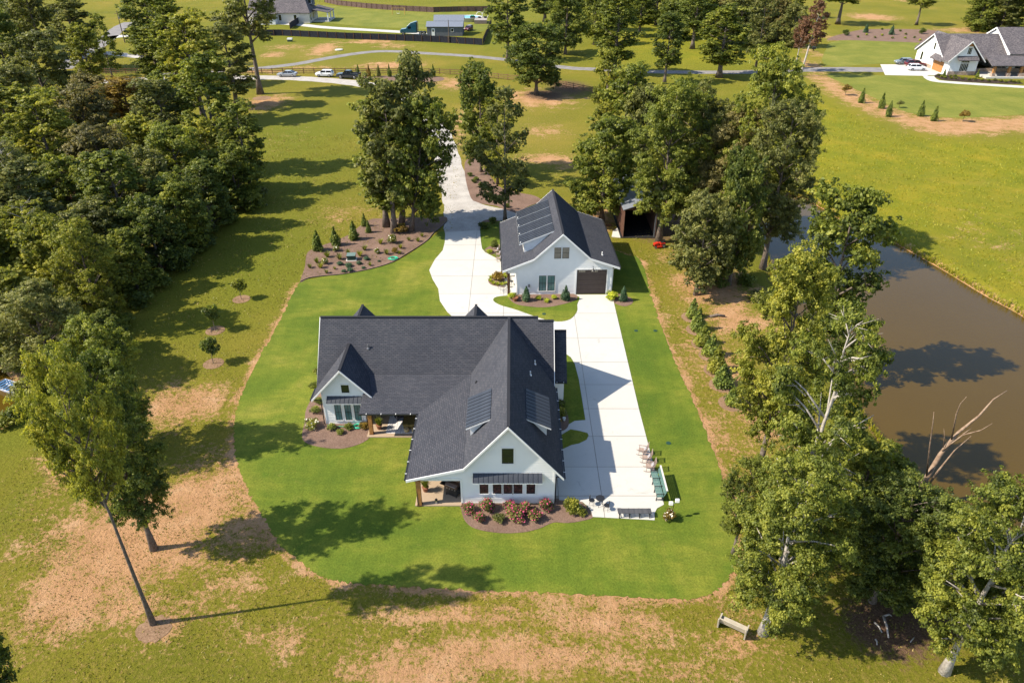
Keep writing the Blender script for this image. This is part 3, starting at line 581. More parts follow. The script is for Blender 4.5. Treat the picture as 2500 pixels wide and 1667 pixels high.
# ---------------------------------------------------------------- main house
def main_house():
    O = Vector((-3, 46, 0)); T = root('farmhouse', 'large white farmhouse with charcoal shingle roof and front gable wing beside the concrete drive', 'house', O)
    k, zr, yr, xw = 1.17, 7.3, 52.4, -.25; yf = 38.03; yo = 37.62
    zb, xb, yb = 3.65, -3.37, 49.28; xe, ye, ze = -7.42, 45.23, 2.6
    S = lambda pts, nm='roof_slope', m=M_SHING: slab(nm, pts, m, T, O)
    S([(-16.1, yr, zr), (xw, yr, zr), (xb, yb, zb), (-12.0, yb, zb), (-12.0, 48.5, 2.737), (-16.15, 48.5, 2.737)])
    S([(-12.07, ye, ze), (xe, ye, ze), (xb, yb, zb), (-12.07, yb, zb)])
    S([(xw, yo, zr), (xw, yr, zr), (xb, yb, zb), (xb, yo, zb)])
    S([(xb, yo, zb), (xb, yb, zb), (xe, ye, ze), (xe, yo, ze)])
    S([(xw, yo, zr), (3.62, yo, zr-k*3.87), (3.62, yr-3.87, zr-k*3.87), (xw, yr, zr)])
    S([(xw, yr, zr), (2.2, yr, zr), (2.2, yr-2.45, zr-k*2.45)])
    S([(2.2, yr-.2, zr-k*.2), (3.5, yr-.2, zr-k*.2), (3.5, yr-3.75, zr-k*3.75), (2.2, yr-2.45, zr-k*2.45)])
    S([(-16.1, yr, zr), (-16.1, 56.4, zr-k*4), (2.2, 56.4, zr-k*4), (2.2, yr, zr)])
    S([(2.2, yr-.2, zr-k*.2), (2.2, 56.2, zr-k*4.2), (3.5, 56.2, zr-k*4.2), (3.5, yr-.2, zr-k*.2)])
    S([(3.5, 52.45, 5.93), (4.62, 52.45, 5.93), (4.62, 49.6, 2.6), (3.5, 49.6, 2.6)]); S([(3.5, 52.45, 5.93), (4.62, 52.45, 5.93), (4.62, 55.3, 2.6), (3.5, 55.3, 2.6)])
    # front left gable
    gx, gz, gy = -13.6, 5.6, 46.86
    S([(gx, gy, gz), (gx, 50.95, gz), (-16.2, 48.5, 2.74), (-16.2, gy, 2.74)])
    S([(gx, gy, gz), (gx, 50.95, gz), (-11.83, 49.28, 3.65), (-11.26, gy, 3.03)])
    # rear gables
    for cx in (-13.65, -3.28):
        S([(cx, 57.7, 5.6), (cx, 53.85, 5.6), (cx-2.3, 56.1, 2.97), (cx-2.3, 57.7, 2.97)]); S([(cx, 57.7, 5.6), (cx, 53.85, 5.6), (cx+2.3, 56.1, 2.97), (cx+2.3, 57.7, 2.97)])
        ridge_cap((cx, 57.7, 5.6), (cx, 53.9, 5.6), T, O)
        W = Wall((cx, 57.4, 0), (1, 0, 0), (0, 1, 0), O); W.lap('siding', lambda z: (-min(1.9, (5.45-z)/1.15), min(1.9, (5.45-z)/1.15)), .1, 5.4, T, brk=(3.26,))
    for p, q in (((-16.1, yr, zr), (2.2, yr, zr)), ((xw, yo, zr), (xw, yr-.1, zr)), ((2.2, yr-.2, zr-k*.2), (3.5, yr-.2, zr-k*.2)), ((gx, gy, gz), (gx, 50.9, gz)), ((3.52, 52.45, 5.93), (4.62, 52.45, 5.93))): ridge_cap(p, q, T, O)
    # walls
    W = Wall((0, yf, 0), (1, 0, 0), (0, -1, 0), O)
    def prof(z):
        xl = -3.62 if z < 2.36 else (-6.9 if z < 2.64 else (xb-(zb-.1-z)/.26 if z < zb-.1 else xw-(zr-.1-z)/k))
        return max(-6.9, xl), min(3.0, xw+(zr-.1-z)/k)
    W.lap('siding', prof, .12, 7.15, T, brk=(2.36, 2.64, 3.55, 3.39))
    W.window(-.70, .11, 3.8, 5.15, T, 1, 2); aw = W.awning(-2.74, 2.12, 2.90, 2.50, .62, 14, T)
    for a in (-2.3, -1.36, -.61, .12, 1.03): W.window(a, a+.62, .99, 1.96, T, 2, 2, mat('shop_glass', (.02, .014, .014), (.10, .05, .05), 5, .06, .6))
    for a in (-2.5, -1.52, .88, 1.82):   # brackets
        mb = MB(O); W.bx(mb, a-.05, a+.05, 2.2, 2.42, .02, .12); mb.prism([W.p(a-.045, 2.42, .12), W.p(a-.045, 2.42, .5), W.p(a-.045, 2.34, .5), W.p(a-.045, 2.22, .12)], (.09, 0, 0)); mb.build('awning_bracket', M_WOOD, T)
    mb = MB(O); W.bx(mb, 2.9, 3.04, .1, 3.3, .0, .045); mb.build('corner_board', M_TRIM, T)
    mb = MB(O); W.bx(mb, -3.66, -3.52, .1, 2.36, .0, .045); mb.build('corner_board', M_TRIM, T)
    mb = MB(O); W.bx(mb, -6.9, -3.66, 2.2, 2.42, -.12, .045); mb.build('porch_header', M_TRIM, T)
    mb = MB(O); W.bx(mb, -3.62, 3.0, 0, .14, -.05, .03); mb.build('foundation', M_TRIM, T)
    rake([(xe, yo, ze), (xb, yo, zb), (xw, yo, zr), (3.62, yo, zr-k*3.87)], T, O, (0, -1, 0))
    # east wall of wing and main
    We = Wall((3.0, 0, 0), (0, 1, 0), (1, 0, 0), O); We.lap('siding', lambda z: (yf, 56.0), .1, 3.3, T)
    We.window(40, 41, .9, 2.3, T, 1, 2); We.window(46.6, 47.6, .9, 2.3, T, 1, 2)
    Wg = Wall((3.2, yr-.2, 0), (0, 1, 0), (1, 0, 0), O); Wg.lap('siding', lambda z: (-(6.95-z)/k, (6.95-z)/k), 2.6, 6.9, T)
    rake([(3.5, yr-3.75, zr-k*3.75), (3.5, yr-.2, zr-k*.2), (3.5, 56.2, zr-k*4.2)], T, O, (1, 0, 0), .18)
    Ws = Wall((4.4, 52.45, 0), (0, 1, 0), (1, 0, 0), O); Ws.lap('siding', lambda z: (-min(2.5, (5.75-z)/k), min(2.5, (5.75-z)/k)), .1, 5.7, T, brk=(2.83,))
    Wf = Wall((0, 49.95, 0), (1, 0, 0), (0, -1, 0), O); Wf.lap('siding', lambda z: (3.0, 4.4), .1, 2.85, T)
    # west wall of wing, patio back wall, gable block
    Ww = Wall((-3.62, 0, 0), (0, 1, 0), (-1, 0, 0), O); Ww.lap('siding', lambda z: (yf, 49.4), .1, 3.3, T)
    Wp = Wall((0, 49.4, 0), (1, 0, 0), (0, -1, 0), O); Wp.lap('siding', lambda z: (-12.06, -3.62), .1, 3.4, T)
    Wp.window(-10.8, -9.0, .15, 2.2, T, 2, 1); Wp.window(-7.2, -5.4, .15, 2.2, T, 2, 1)
    Wd = Wall((-12.06, 0, 0), (0, 1, 0), (1, 0, 0), O); Wd.lap('siding', lambda z: (47.26, 49.4), .1, 3.2, T)
    Wl = Wall((-15.45, 0, 0), (0, 1, 0), (-1, 0, 0), O); Wl.lap('siding', lambda z: (47.26, 56.0), .1, 3.3, T)
    Wm = Wall((-15.5, yr, 0), (0, 1, 0), (-1, 0, 0), O); Wm.lap('siding', lambda z: (-min(4, (7.15-z)/k), min(3.6, (7.15-z)/k)), 3.3, 7.1, T)
    rake([(-16.1, 48.6, 2.85), (-16.1, yr, zr), (-16.1, 56.4, zr-k*4)], T, O, (-1, 0, 0), .18)
    Wb = Wall((0, 56.0, 0), (1, 0, 0), (0, 1, 0), O); Wb.lap('siding', lambda z: (-15.45, 3.0), .1, 3.1, T)
    Wg2 = Wall((0, 47.26, 0), (1, 0, 0), (0, -1, 0), O)
    Wg2.lap('siding', lambda z: (max(-15.45, gx-(5.5-z)/1.1), min(-12.06 if z < 3.1 else -11.6, gx+(5.5-z)/1.1)), .12, 5.4, T, brk=(3.1, 3.465, 3.8))
    Wg2.window(-13.75, -13.12, 3.22, 3.98, T, 1, 1)
    for a in (-14.55, -13.74, -12.96): Wg2.window(a, a+.55, .42, 2.06, T, 2, 2, M_TEAL)
    Wg2.awning(-15.0, -12.18, 2.86, 2.50, .58, 8, T)
    for a in (-14.7, -12.5):
        mb = MB(O); Wg2.bx(mb, a-.05, a+.05, 2.15, 2.42, .02, .12); mb.prism([Wg2.p(a-.045, 2.42, .12), Wg2.p(a-.045, 2.42, .46), Wg2.p(a-.045, 2.34, .46), Wg2.p(a-.045, 2.2, .12)], (.09, 0, 0)); mb.build('awning_bracket', M_WOOD, T)
    rake([(-16.2, gy, 2.74), (gx, gy, gz), (-11.26, gy, 3.03)], T, O, (0, -1, 0), .18)
    for a in (-15.45, -12.18):
        mb = MB(O); Wg2.bx(mb, a, a+.12, .1, 3.1, 0, .045); mb.build('corner_board', M_TRIM, T)
    mb = MB(O); Wg2.bx(mb, -15.45, -12.06, 0, .13, -.05, .03); mb.build('foundation', M_TRIM, T)
    # gutters and downpipes
    gutter((-12.07, ye-.07, ze-.03), (xe, ye-.07, ze-.03), T, O); gutter((xe-.07, yo, ze-.03), (xe-.07, ye, ze-.03), T, O)
    gutter((3.69, yo, zr-k*3.87-.03), (3.69, 48.5, zr-k*3.87-.03), T, O); gutter((3.5, 49.53, 2.57), (4.62, 49.53, 2.57), T, O); gutter((-16.27, gy, 2.7), (-16.27, 48.5, 2.7), T, O, False)
    for pts in ([(3.62, 38.0, 2.6), (3.12, 38.1, 2.45), (3.1, 38.1, .1)], [(-7.3, 37.9, 2.5), (-6.75, 37.75, 2.35), (-6.72, 37.72, .1)], [(-16.2, 47, 2.65), (-15.58, 47.3, 2.4), (-15.56, 47.2, .1)], [(3.5, 49.5, 2.5), (3.1, 49.8, 2.3), (3.1, 49.8, .1)]):
        mb = MB(O); mb.tube(pts, .045, 6); mb.build('downpipe', M_BMETAL, T)
    # porch posts, beams, slabs
    for x, y in ((-11.42, 45.88), (-6.62, 37.85), (-6.9, 45.7), (-6.75, 41.6)):
        mb = MB(O); mb.box((x-.15, y-.15, .1), (x+.15, y+.15, 2.45)); p = mb.build('porch_post', M_WOOD, T)
        mb = MB(O); mb.box((x-.18, y-.18, .03), (x+.18, y+.18, .14)); mb.build('post_base', M_DWOOD, p)
    mb = MB(O); mb.box((-12.0, 45.6, 2.3), (-7.0, 45.85, 2.5)); mb.build('porch_beam', M_DWOOD, T)
    mb = MB(O); mb.box((-7.05, 38.1, 2.25), (-6.8, 45.6, 2.47)); mb.build('porch_beam', M_DWOOD, T)
    mb = MB(O); mb.box((-11.75, 45.45, -.05), (-3.62, 49.4, .10)); mb.build('patio_slab', M_TANCONC, T)
    mb = MB(O); mb.box((-6.95, 37.72, -.05), (-3.62, 41.5, .10)); mb.build('patio_slab', M_TANCONC, T)
    mb = MB(O); mb.box((-6.95, 41.53, -.05), (-3.62, 45.42, .10)); mb.build('patio_slab', M_TANCONC, T)
    # shed dormers on the wing
    for sg in (-1, 1):
        a = 1.28; lo = 3.05; zt, zl = zr-k*a+.05, 4.98; y0, y1 = 40.35, 44.1
        X = lambda d_: xw+sg*d_
        mb = MB(O); mb.hexa([(X(a), y0, zt-.13), (X(lo), y0, zl-.13), (X(lo), y1, zl-.13), (X(a), y1, zt-.13), (X(a), y0, zt-.01), (X(lo), y0, zl-.01), (X(lo), y1, zl-.01), (X(a), y1, zt-.01)]); dm = mb.build('dormer_roof', M_TRIM, T)
        if sg < 0: seam((X(lo), y0, zl), (X(lo), y1, zl), (X(a), y1, zt), (X(a), y0, zt), 9, dm, O)
        else: seam((X(lo), y0, zl), (X(lo), y1, zl), (X(a), y1, zt), (X(a), y0, zt), 9, dm, O)
        xd = 2.75
        for yy in (40.75, 43.7):
            mb = MB(O); mb.prism([(X(1.35), yy-.04, zr-k*1.35-.05), (X(xd), yy-.04, zr-k*xd-.15), (X(xd), yy-.04, zl-.02), (X(1.35), yy-.04, zt-.14)], (0, .08, 0)); mb.build('dormer_cheek', M_SIDING, T)
        Wq = Wall((X(xd), 0, 0), (0, 1, 0), (sg, 0, 0), O); Wq.lap('dormer_wall', lambda z: (40.75, 43.7), zr-k*xd-.05, zl, T); Wq.window(41.4, 43.0, zr-k*xd+.15, zl-.12, T, 3, 1)
    for p in ((1.87, 49.0, 4.82), (1.44, 46.67, 5.32)): pipe_vent(p, T, O)
    pipe_vent((-11.99, 50.67, 5.28), T, O, .4, .06, M_RIM); pipe_vent((-2.82, 47.17, 4.29), T, O, .12, .06, M_BMETAL)
    mb = MB(O); mb.box((-15.4, 47.35, .02), (2.9, 55.9, .06)); mb.build('floor_slab', M_TANCONC, T)
    return T
main_house()

# ---------------------------------------------------------------- garage barn
def barn():
    T = root('garage_barn', 'white two-storey garage barn with four stepped metal dormers and brown door', 'garage', (5.7, 70.3, 0), R_(1.9)); O = (0, 0, 0)
    xr, zr, k = -.32, 7.35, .93; bl, br_ = -3.38, 2.74; zb = zr-k*3.06; el, er = -6.75, 5.95; zl, zre = 3.15, 3.38; y0, y1 = -.38, 13.3
    S = lambda pts: slab('roof_slope', pts, M_SHING, T, O)
    S([(xr, y0, zr), (xr, y1, zr), (bl, y1, zb), (bl, y0, zb)]); S([(bl, y0, zb), (bl, y1, zb), (el, y1, zl), (el, y0, zl)])
    S([(xr, y0, zr), (br_, y0, zb), (br_, y1, zb), (xr, y1, zr)]); S([(br_, y0, zb), (er, y0, zre), (er, y1, zre), (br_, y1, zb)])
    ridge_cap((xr, y0, zr), (xr, y1, zr), T, O)
    def prof(z, ll=-5.2):
        def edge(z, xb, xe, ze, sg):
            if z > zb-.1: return xr+sg*(zr-.1-z)/k
            return xb+(xe-xb)*(zb-.1-z)/(zb-ze)
        l = edge(z, bl, el, zl, -1); r = edge(z, br_, er, zre, 1)
        return max(l, -5.2 if z < 2.7 else -6.2), min(r, 5.22)
    for yy, nn in ((0, -1), (13.0, 1)):
        W = Wall((0, yy, 0), (1, 0, 0), (0, nn, 0), O); W.lap('siding', prof, .12, 7.2, T, brk=(2.7, zb-.1, 3.1, 3.3))
    W = Wall((0, 0, 0), (1, 0, 0), (0, -1, 0), O)
    for a in (-1.18, -.32): W.window(a, a+.74, 4.38, 5.66, T, 1, 2, M_BLIND)
    for a in (-2.76, -1.82): W.window(a, a+.80, .5, 2.38, T, 2, 2, M_TEAL)
    # garage door: sections in a casing
    d0, d1, dz = 1.36, 4.64, 3.0
    mb = MB(); W.bx(mb, d0-.14, d0, .0, dz+.14, 0, .06); W.bx(mb, d1, d1+.14, 0, dz+.14, 0, .06); W.bx(mb, d0, d1, dz, dz+.14, 0, .06); cs = mb.build('door_casing', M_TRIM, T)
    mb = MB(); W.bx(mb, d0, d1, 0, dz, -.05, .024); gd = mb.build('garage_door', M_DOOR, T)
    for i in range(5):
        mb = MB(); z = .03+i*.592; W.bx(mb, d0+.03, d1-.03, z+.012, z+.58, .02, .045); mb.build('door_section', M_DOOR, gd)
    for i in range(8):
        a = d0+.2+i*.185+(.62 if i > 3 else 0); mb = MB(); W.bx(mb, a, a+.15, 2.72, 2.92, .03, .055); mb.build('door_pane', M_BLIND, gd)
    # gooseneck lamp
    mb = MB(); mb.tube([W.p(3.05, 3.35, .02), W.p(3.05, 3.5, .25), W.p(3.05, 3.45, .42), W.p(3.05, 3.3, .45)], .025, 6); mb.lathe([(.05, 0), (.08, -.08), (.2, -.22), (.2, -.24)], 10, W.p(3.05, 3.32, .45)); mb.build('barn_lamp', M_BMETAL, T)
    for a in (-2.7, -1.0):
        mb = MB(); W.bx(mb, a-.05, a+.05, 3.1, 3.2, .02, .1); mb.build('eave_light', M_WHITEP, T)
    mb = MB(); W.bx(mb, -3.95, -3.75, 1.05, 1.35, .02, .16); mb.build('meter_box', M_GREY, T)
    for a, b in ((-5.22, -5.08), (5.1, 5.25)):
        mb = MB(); W.bx(mb, a, b, .1, 3.05, 0, .045); mb.build('corner_board', M_TRIM, T)
    mb = MB(); W.bx(mb, -5.2, d0-.14, 0, .13, -.05, .03); mb.build('foundation', M_TRIM, T)
    rake([(el, y0, zl), (bl, y0, zb), (xr, y0, zr), (br_, y0, zb), (er, y0, zre)], T, O, (0, -1, 0), .22)
    rake([(el, y1, zl), (bl, y1, zb), (xr, y1, zr), (br_, y1, zb), (er, y1, zre)], T, O, (0, 1, 0), .22)
    for x, nx in ((-5.2, -1), (5.22, 1)):
        Wq = Wall((x, 0, 0), (0, 1, 0), (nx, 0, 0), O); Wq.lap('siding', lambda z: (0, 13.0), .1, 3.6, T)
    Wq = Wall((-5.2, 0, 0), (0, 1, 0), (-1, 0, 0), O); Wq.window(3, 4, .2, 2.3, T, 2, 3); Wq.window(7, 9, .2, 2.3, T, 3, 2)
    gutter((el-.07, y0, zl-.04), (el-.07, y1, zl-.04), T, O, False); gutter((er+.07, y0, zre-.04), (er+.07, y1, zre-.04), T, O, False)
    for y in (.2, 4.5, 8.8, 12.9):
        mb = MB(); mb.box((-6.2, y-.14, 0), (-5.92, y+.14, 2.85)); mb.build('porch_post', M_DWOOD, T)
    mb = MB(); mb.box((-6.2, 0, 2.72), (-5.95, 13, 2.98)); mb.build('porch_beam', M_DWOOD, T)
    mb = MB(); mb.box((-6.45, 0.02, -.05), (-5.22, 13, .09)); mb.build('porch_slab', M_CONC, T)
    mb = MB(); mb.tube([(el+.0, y0+.1, 3.05), (-6.1, .02, 2.75), (-6.08, -.02, .1)], .045, 6); mb.build('downpipe', M_DWOOD, T)
    mb = MB(); mb.tube([(er, .1, 3.25), (5.32, .1, 3.0), (5.3, .1, .1)], .045, 6); mb.build('downpipe', M_WHITEP, T)
    # four shed dormers
    for i in range(4):
        a, b = 2.02+i*2.42, 2.02+i*2.42+2.26; xt, xl_ = -1.06, -4.85; zt, z2 = 6.72, 5.2
        mb = MB(); mb.hexa([(xl_, a, z2-.15), (xt, a, zt-.15), (xt, b, zt-.15), (xl_, b, z2-.15), (xl_, a, z2-.01), (xt, a, zt-.01), (xt, b, zt-.01), (xl_, b, z2-.01)]); dm = mb.build('dormer_roof', M_TRIM, T)
        seam((xl_, a, z2), (xl_, b, z2), (xt, b, zt), (xt, a, zt), 5, dm, O, .05)
        xd = -4.3
        zroof = lambda x: zr-k*(xr-x) if x > bl else zb-(bl-x)*(zb-zl)/(bl-el)
        for yy in (a+.22, b-.14):
            mb = MB(); mb.prism([(-1.3, yy, zroof(-1.3)-.05), (bl, yy, zb-.05), (xd, yy, zroof(xd)-.05), (xd, yy, z2+.07), (-1.3, yy, zt-.24)], (0, .08, 0)); mb.build('dormer_cheek', M_SIDING, T)
        Wq = Wall((xd, 0, 0), (0, 1, 0), (-1, 0, 0), O); Wq.lap('dormer_wall', lambda z: (a+.22, b-.06), zroof(xd)-.05, z2+.05, T); Wq.window(a+.6, b-.45, zroof(xd)+.25, z2-.25, T, 2, 1)
        mb = MB(); mb.lathe([(.09, 0), (.09, .05), (.06, .06), (.06, .22)], 8, (xl_+.15, a+.12, z2-.02)); mb.build('dormer_vent', M_WHITEP, T)
    pipe_vent((4.25, 1.6, 3.95), T, O, .4, .06)
    mb = MB(); mb.box((-5.1, .1, .02), (5.1, 12.9, .05)); mb.build('floor_slab', M_CONC, T)
barn()
# ---------------------------------------------------------------- vegetation
def leaf_mesh(name, cen, rad, cnt, size, seed, squash=.78, m=L_MID, up=.55, long=1.0, fill=.45, spray=0):
    """leaf-sized folded faces spread through clumps (each clump made of sprays); face attribute 'tone'"""
    g = np.random.default_rng(seed); cen = np.asarray(cen, float); rad = np.asarray(rad, float); cnt = np.asarray(cnt, int)
    out = np.zeros((len(cen), 3)); base = np.zeros(len(cen))
    if spray:
        k = np.repeat(np.arange(len(cen)), spray); dv = g.normal(size=(len(k), 3)); dv /= np.linalg.norm(dv, axis=1)[:, None]
        dv[:, 2] = dv[:, 2]*.9+.12
        cs = cen[k]+dv*(rad[k]*g.uniform(.25, 1.25, len(k)))[:, None]*np.array([1, 1, squash])
        rs = rad[k]*g.uniform(.20, .46, len(k)); w_ = rs**2; cs_n = np.zeros(len(k), int)
        for i in range(len(cen)):
            q = k == i; cs_n[q] = np.maximum(3, cnt[i]*w_[q]/w_[q].sum())
        base = .16*g.normal(size=len(cen))[k]; out = dv; cen, rad, cnt = cs, rs, cs_n; squash = .55; fill = .1
    ci = np.repeat(np.arange(len(cen)), cnt); n = len(ci)
    dv = g.normal(size=(n, 3)); dv /= np.linalg.norm(dv, axis=1)[:, None]
    r = rad[ci]*(fill+(1-fill)*g.random(n)**.6)
    lump = 1+.22*np.sin(dv[:, 0]*5+ci*1.7)*np.cos(dv[:, 1]*4+ci*2.3+dv[:, 2]*3)
    p = cen[ci]+dv*(r*lump)[:, None]*np.array([1, 1, squash])
    nr = dv*.55+out[ci]*.5+np.array([0, 0, up])+g.normal(size=(n, 3))*.5; nr /= np.linalg.norm(nr, axis=1)[:, None]
    t = np.cross(nr, g.normal(size=(n, 3))); t /= np.linalg.norm(t, axis=1)[:, None]; b = np.cross(nr, t)
    s = size*(.55+.9*g.random(n))[:, None]
    v = np.stack([p-t*s*.55*long, p+b*s*.36+nr*s*.12, p+t*s*.55*long-nr*s*.08, p-b*s*.36+nr*s*.12], 1).reshape(-1, 3)
    me = bpy.data.meshes.new(name); me.vertices.add(4*n); me.vertices.foreach_set('co', v.ravel())
    me.loops.add(4*n); me.loops.foreach_set('vertex_index', np.arange(4*n, dtype=np.int32)); me.polygons.add(n)
    me.polygons.foreach_set('loop_start', np.arange(0, 4*n, 4, dtype=np.int32)); me.update()
    tone = np.clip(.5+.17*g.normal(size=len(cen))[ci]+base[ci]+.15*g.normal(size=n), 0, 1)
    at = me.attributes.new('tone', 'FLOAT', 'FACE'); at.data.foreach_set('value', tone.astype(np.float32))
    me.materials.append(m); return me
PROF = {
    'tall': lambda u: (.55+.55*math.sin(math.pi*min(1, u*1.05+.05)))*(1 if u < .75 else 1-(u-.75)*2.0),
    'oval': lambda u: math.sin(math.pi*(.12+.80*u))**.7,
    'dome': lambda u: math.sqrt(max(0, 1-(u*.97)**2.2))*(.82+.18*min(1, u*4)),
    'top': lambda u: math.sin(math.pi*(.18+.74*u))**.6}
def make_tree(seed, H, R, cb, prof, limbs, leaves, lsize, clump=.30, bare=0., m=L_MID, bark=None, thick=1.):
    """one kind of tree: (trunk mesh, crown mesh, H, R)"""
    g = random.Random(seed); tr = MB(); nt_ = 9
    wob = [(g.uniform(-1, 1)*R*.012, g.uniform(-1, 1)*R*.012) for _ in range(nt_)]
    ax = []
    for i in range(nt_):
        f = i/(nt_-1); ax.append(Vector((wob[i][0]*f*3, wob[i][1]*f*3, f*H*.93)))
    r0 = (H*.018+.05)*thick
    tr.tube(ax, [r0*(1.55 if i == 0 else 1.0-.92*(i/(nt_-1))**.9) for i in range(nt_)], 8)
    def trunk_at(z):
        f = max(0, min(.999, z/(H*.93)))*(nt_-1); i = int(f); return ax[i].lerp(ax[i+1], f-i)
    cen, rad, cnt = [], [], []
    fn = PROF[prof]; z0 = cb*H
    for i in range(limbs):
        u = (i+.5+g.uniform(-.3, .3))/limbs; zt = z0+(H-z0)*u*.96; e = R*fn(u)*g.uniform(.62, 1.02)*.80; an = i*2.39996+g.uniform(-.5, .5)
        za = max(z0*.75, zt-e*g.uniform(.45, .95)); a = trunk_at(za); tip = Vector((e*math.cos(an), e*math.sin(an), zt))+Vector((a.x, a.y, 0))
        mid = a.lerp(tip, .5)+Vector((0, 0, e*.06)); rl = max(.03, r0*.42*(1-.6*u))
        tr.tube([a, mid, tip], [rl, rl*.65, rl*.2], 5)
        cr = R*clump*g.uniform(.75, 1.15)
        if g.random() > bare:
            cen.append(tip); rad.append(cr)
        q = a.lerp(tip, .62)+Vector((g.uniform(-.3, .3)*cr, g.uniform(-.3, .3)*cr, g.uniform(0, .4)*cr))
        if g.random() > bare: cen.append(q); rad.append(cr*g.uniform(.7, 1))
        for j in range(3):
            a2 = an+g.uniform(-1.1, 1.1); s_ = a.lerp(tip, g.uniform(.45, .8)); q = s_+Vector((math.cos(a2), math.sin(a2), g.uniform(-.25, .55)))*cr*g.uniform(.9, 1.5)
            tr.tube([s_, q], [rl*.4, rl*.12], 4)
            if g.random() > bare: cen.append(q); rad.append(cr*g.uniform(.5, .85))
    cen.append(ax[-1]+Vector((0, 0, 0))); rad.append(R*clump*.8)
    cen = np.array([tuple(c) for c in cen]); rad = np.array(rad); w_ = rad**2; cnt = np.maximum(30, (leaves*w_/w_.sum())).astype(int)
    tm = tr.mesh('trunk'); tm.polygons.foreach_set('use_smooth', [True]*len(tm.polygons)); tm.materials.append(bark or M_BARK)
    return tm, leaf_mesh('crown', cen, rad, cnt, lsize, seed+7, m=m, spray=16), H, R
KIND = {
    'tall1': make_tree(1, 15, 3.4, .28, 'tall', 24, 24000, .24), 'tall2': make_tree(2, 16, 3.2, .20, 'tall', 26, 25000, .24), 'tall3': make_tree(3, 15, 3.6, .34, 'top', 20, 22000, .24),
    'oak1': make_tree(4, 13, 5.0, .20, 'oval', 26, 34000, .25, .27), 'oak2': make_tree(5, 13, 5.2, .16, 'oval', 28, 34000, .25, .25),
    'bush1': make_tree(6, 11, 4.6, .03, 'dome', 28, 34000, .24, .27), 'bush2': make_tree(7, 12, 4.4, .05, 'dome', 30, 34000, .24, .25), 'bush3': make_tree(8, 12, 4.8, .04, 'oval', 28, 34000, .25, .26),
    'airy': make_tree(9, 13, 3.0, .15, 'tall', 20, 11000, .22, .24, thick=.55), 'thin': make_tree(10, 16, 3.6, .48, 'top', 16, 15000, .25, .30), 'fore': make_tree(15, 19, 5.0, .57, 'top', 26, 42000, .165, .23, thick=.8),
    'near1': make_tree(11, 17, 5.6, .24, 'oval', 36, 82000, .165, .22), 'near2': make_tree(12, 17, 5.0, .30, 'tall', 36, 74000, .165, .23), 'near3': make_tree(13, 14, 5.4, .12, 'oval', 36, 80000, .165, .22),
    'snag': make_tree(14, 17, 5.4, .22, 'oval', 36, 46000, .17, .22, bare=.42, bark=M_PALE)}
def tree(kind, base, H, R, label, m=None, rz=0., lean=(0, 0), cat='tree', group=None, bark=None, name='tree'):
    tm, cm, h0, r0 = KIND[kind]; T = root(name, label, cat, base, 0., group); T.location.z = base[2]
    s_ = R/r0; hz = H/h0
    for nm, me, mm in (('trunk', tm, bark), ('crown', cm, m)):
        o = link(nm, me, T); o.rotation_euler = (0, 0, rz); o.scale = (s_, s_, hz)

        if mm is not None: o.material_slots[0].link = 'OBJECT'; o.material_slots[0].material = mm
    if lean != (0, 0): T.rotation_euler = (lean[1], lean[0], 0)
    return T
rng = random.Random(77)
ORD_ = ['first', 'second', 'third', 'fourth', 'fifth', 'sixth', 'seventh', 'eighth', 'ninth', 'tenth']
def ptree(kind, bx, by, ty, wpx, label, m=None, tx=None, **kw):
    """tree from the pixels of its foot, its top row and its crown width"""
    b = G(bx, by); t = HT(bx, ty, b.y); H = max(2., t.z); sc_ = F/(b.y*cT+(HC-H*.6)*sT); R = wpx/sc_/2
    lean = (0, 0)
    if tx is not None:
        tt = HT(tx, ty, b.y); lean = (math.atan2(tt.x-b.x, H), 0)
    return tree(kind, (b.x, b.y, -.05), H, R, label, m, rng.uniform(0, 6.28), lean, **kw)
FG = 'tall trees by the right pond'
# right foreground
ptree('near1', 1862, 1545, 1110, 320, 'broad oak with pale trunk beside the tan bench', L_MID, bark=M_PALE)
ptree('snag', 1915, 1370, 725, 320, 'half-bare oak with pale dead limbs over the pond bank', L_MID)
ptree('near2', 1848, 1165, 600, 260, 'yellow-green tree with forked grey trunk right of the lawn', L_YEL)
ptree('near3', 2129, 1467, 1170, 290, 'shaded dark oak standing behind the bench tree', L_DARK)
ptree('near1', 2305, 1640, 1190, 340, 'big oak cut by the right edge with pale foot', L_MID, bark=M_PALE)
ptree('bush2', 2190, 1400, 1215, 200, 'low dark tree at the foot of the dead snag', L_DARK)
ptree('bush1', 2080, 1270, 1075, 220, 'bushy tree on the near pond bank below the half-bare oak', L_MID)
ptree('bush3', 2400, 1560, 1290, 220, 'dense dark tree behind the right-edge oak', L_DARK)
ptree('bush1', 2370, 1330, 1235, 130, 'small yellowish bush under the right-edge oak', L_YEL, cat='bush')
ptree('tall3', 1985, 905, 445, 215, 'slim bright tree leaning over the pond narrows', L_MID)
ptree('near2', 1790, 1350, 1110, 130, 'low leafy tree overhanging the lawn corner', L_MID)
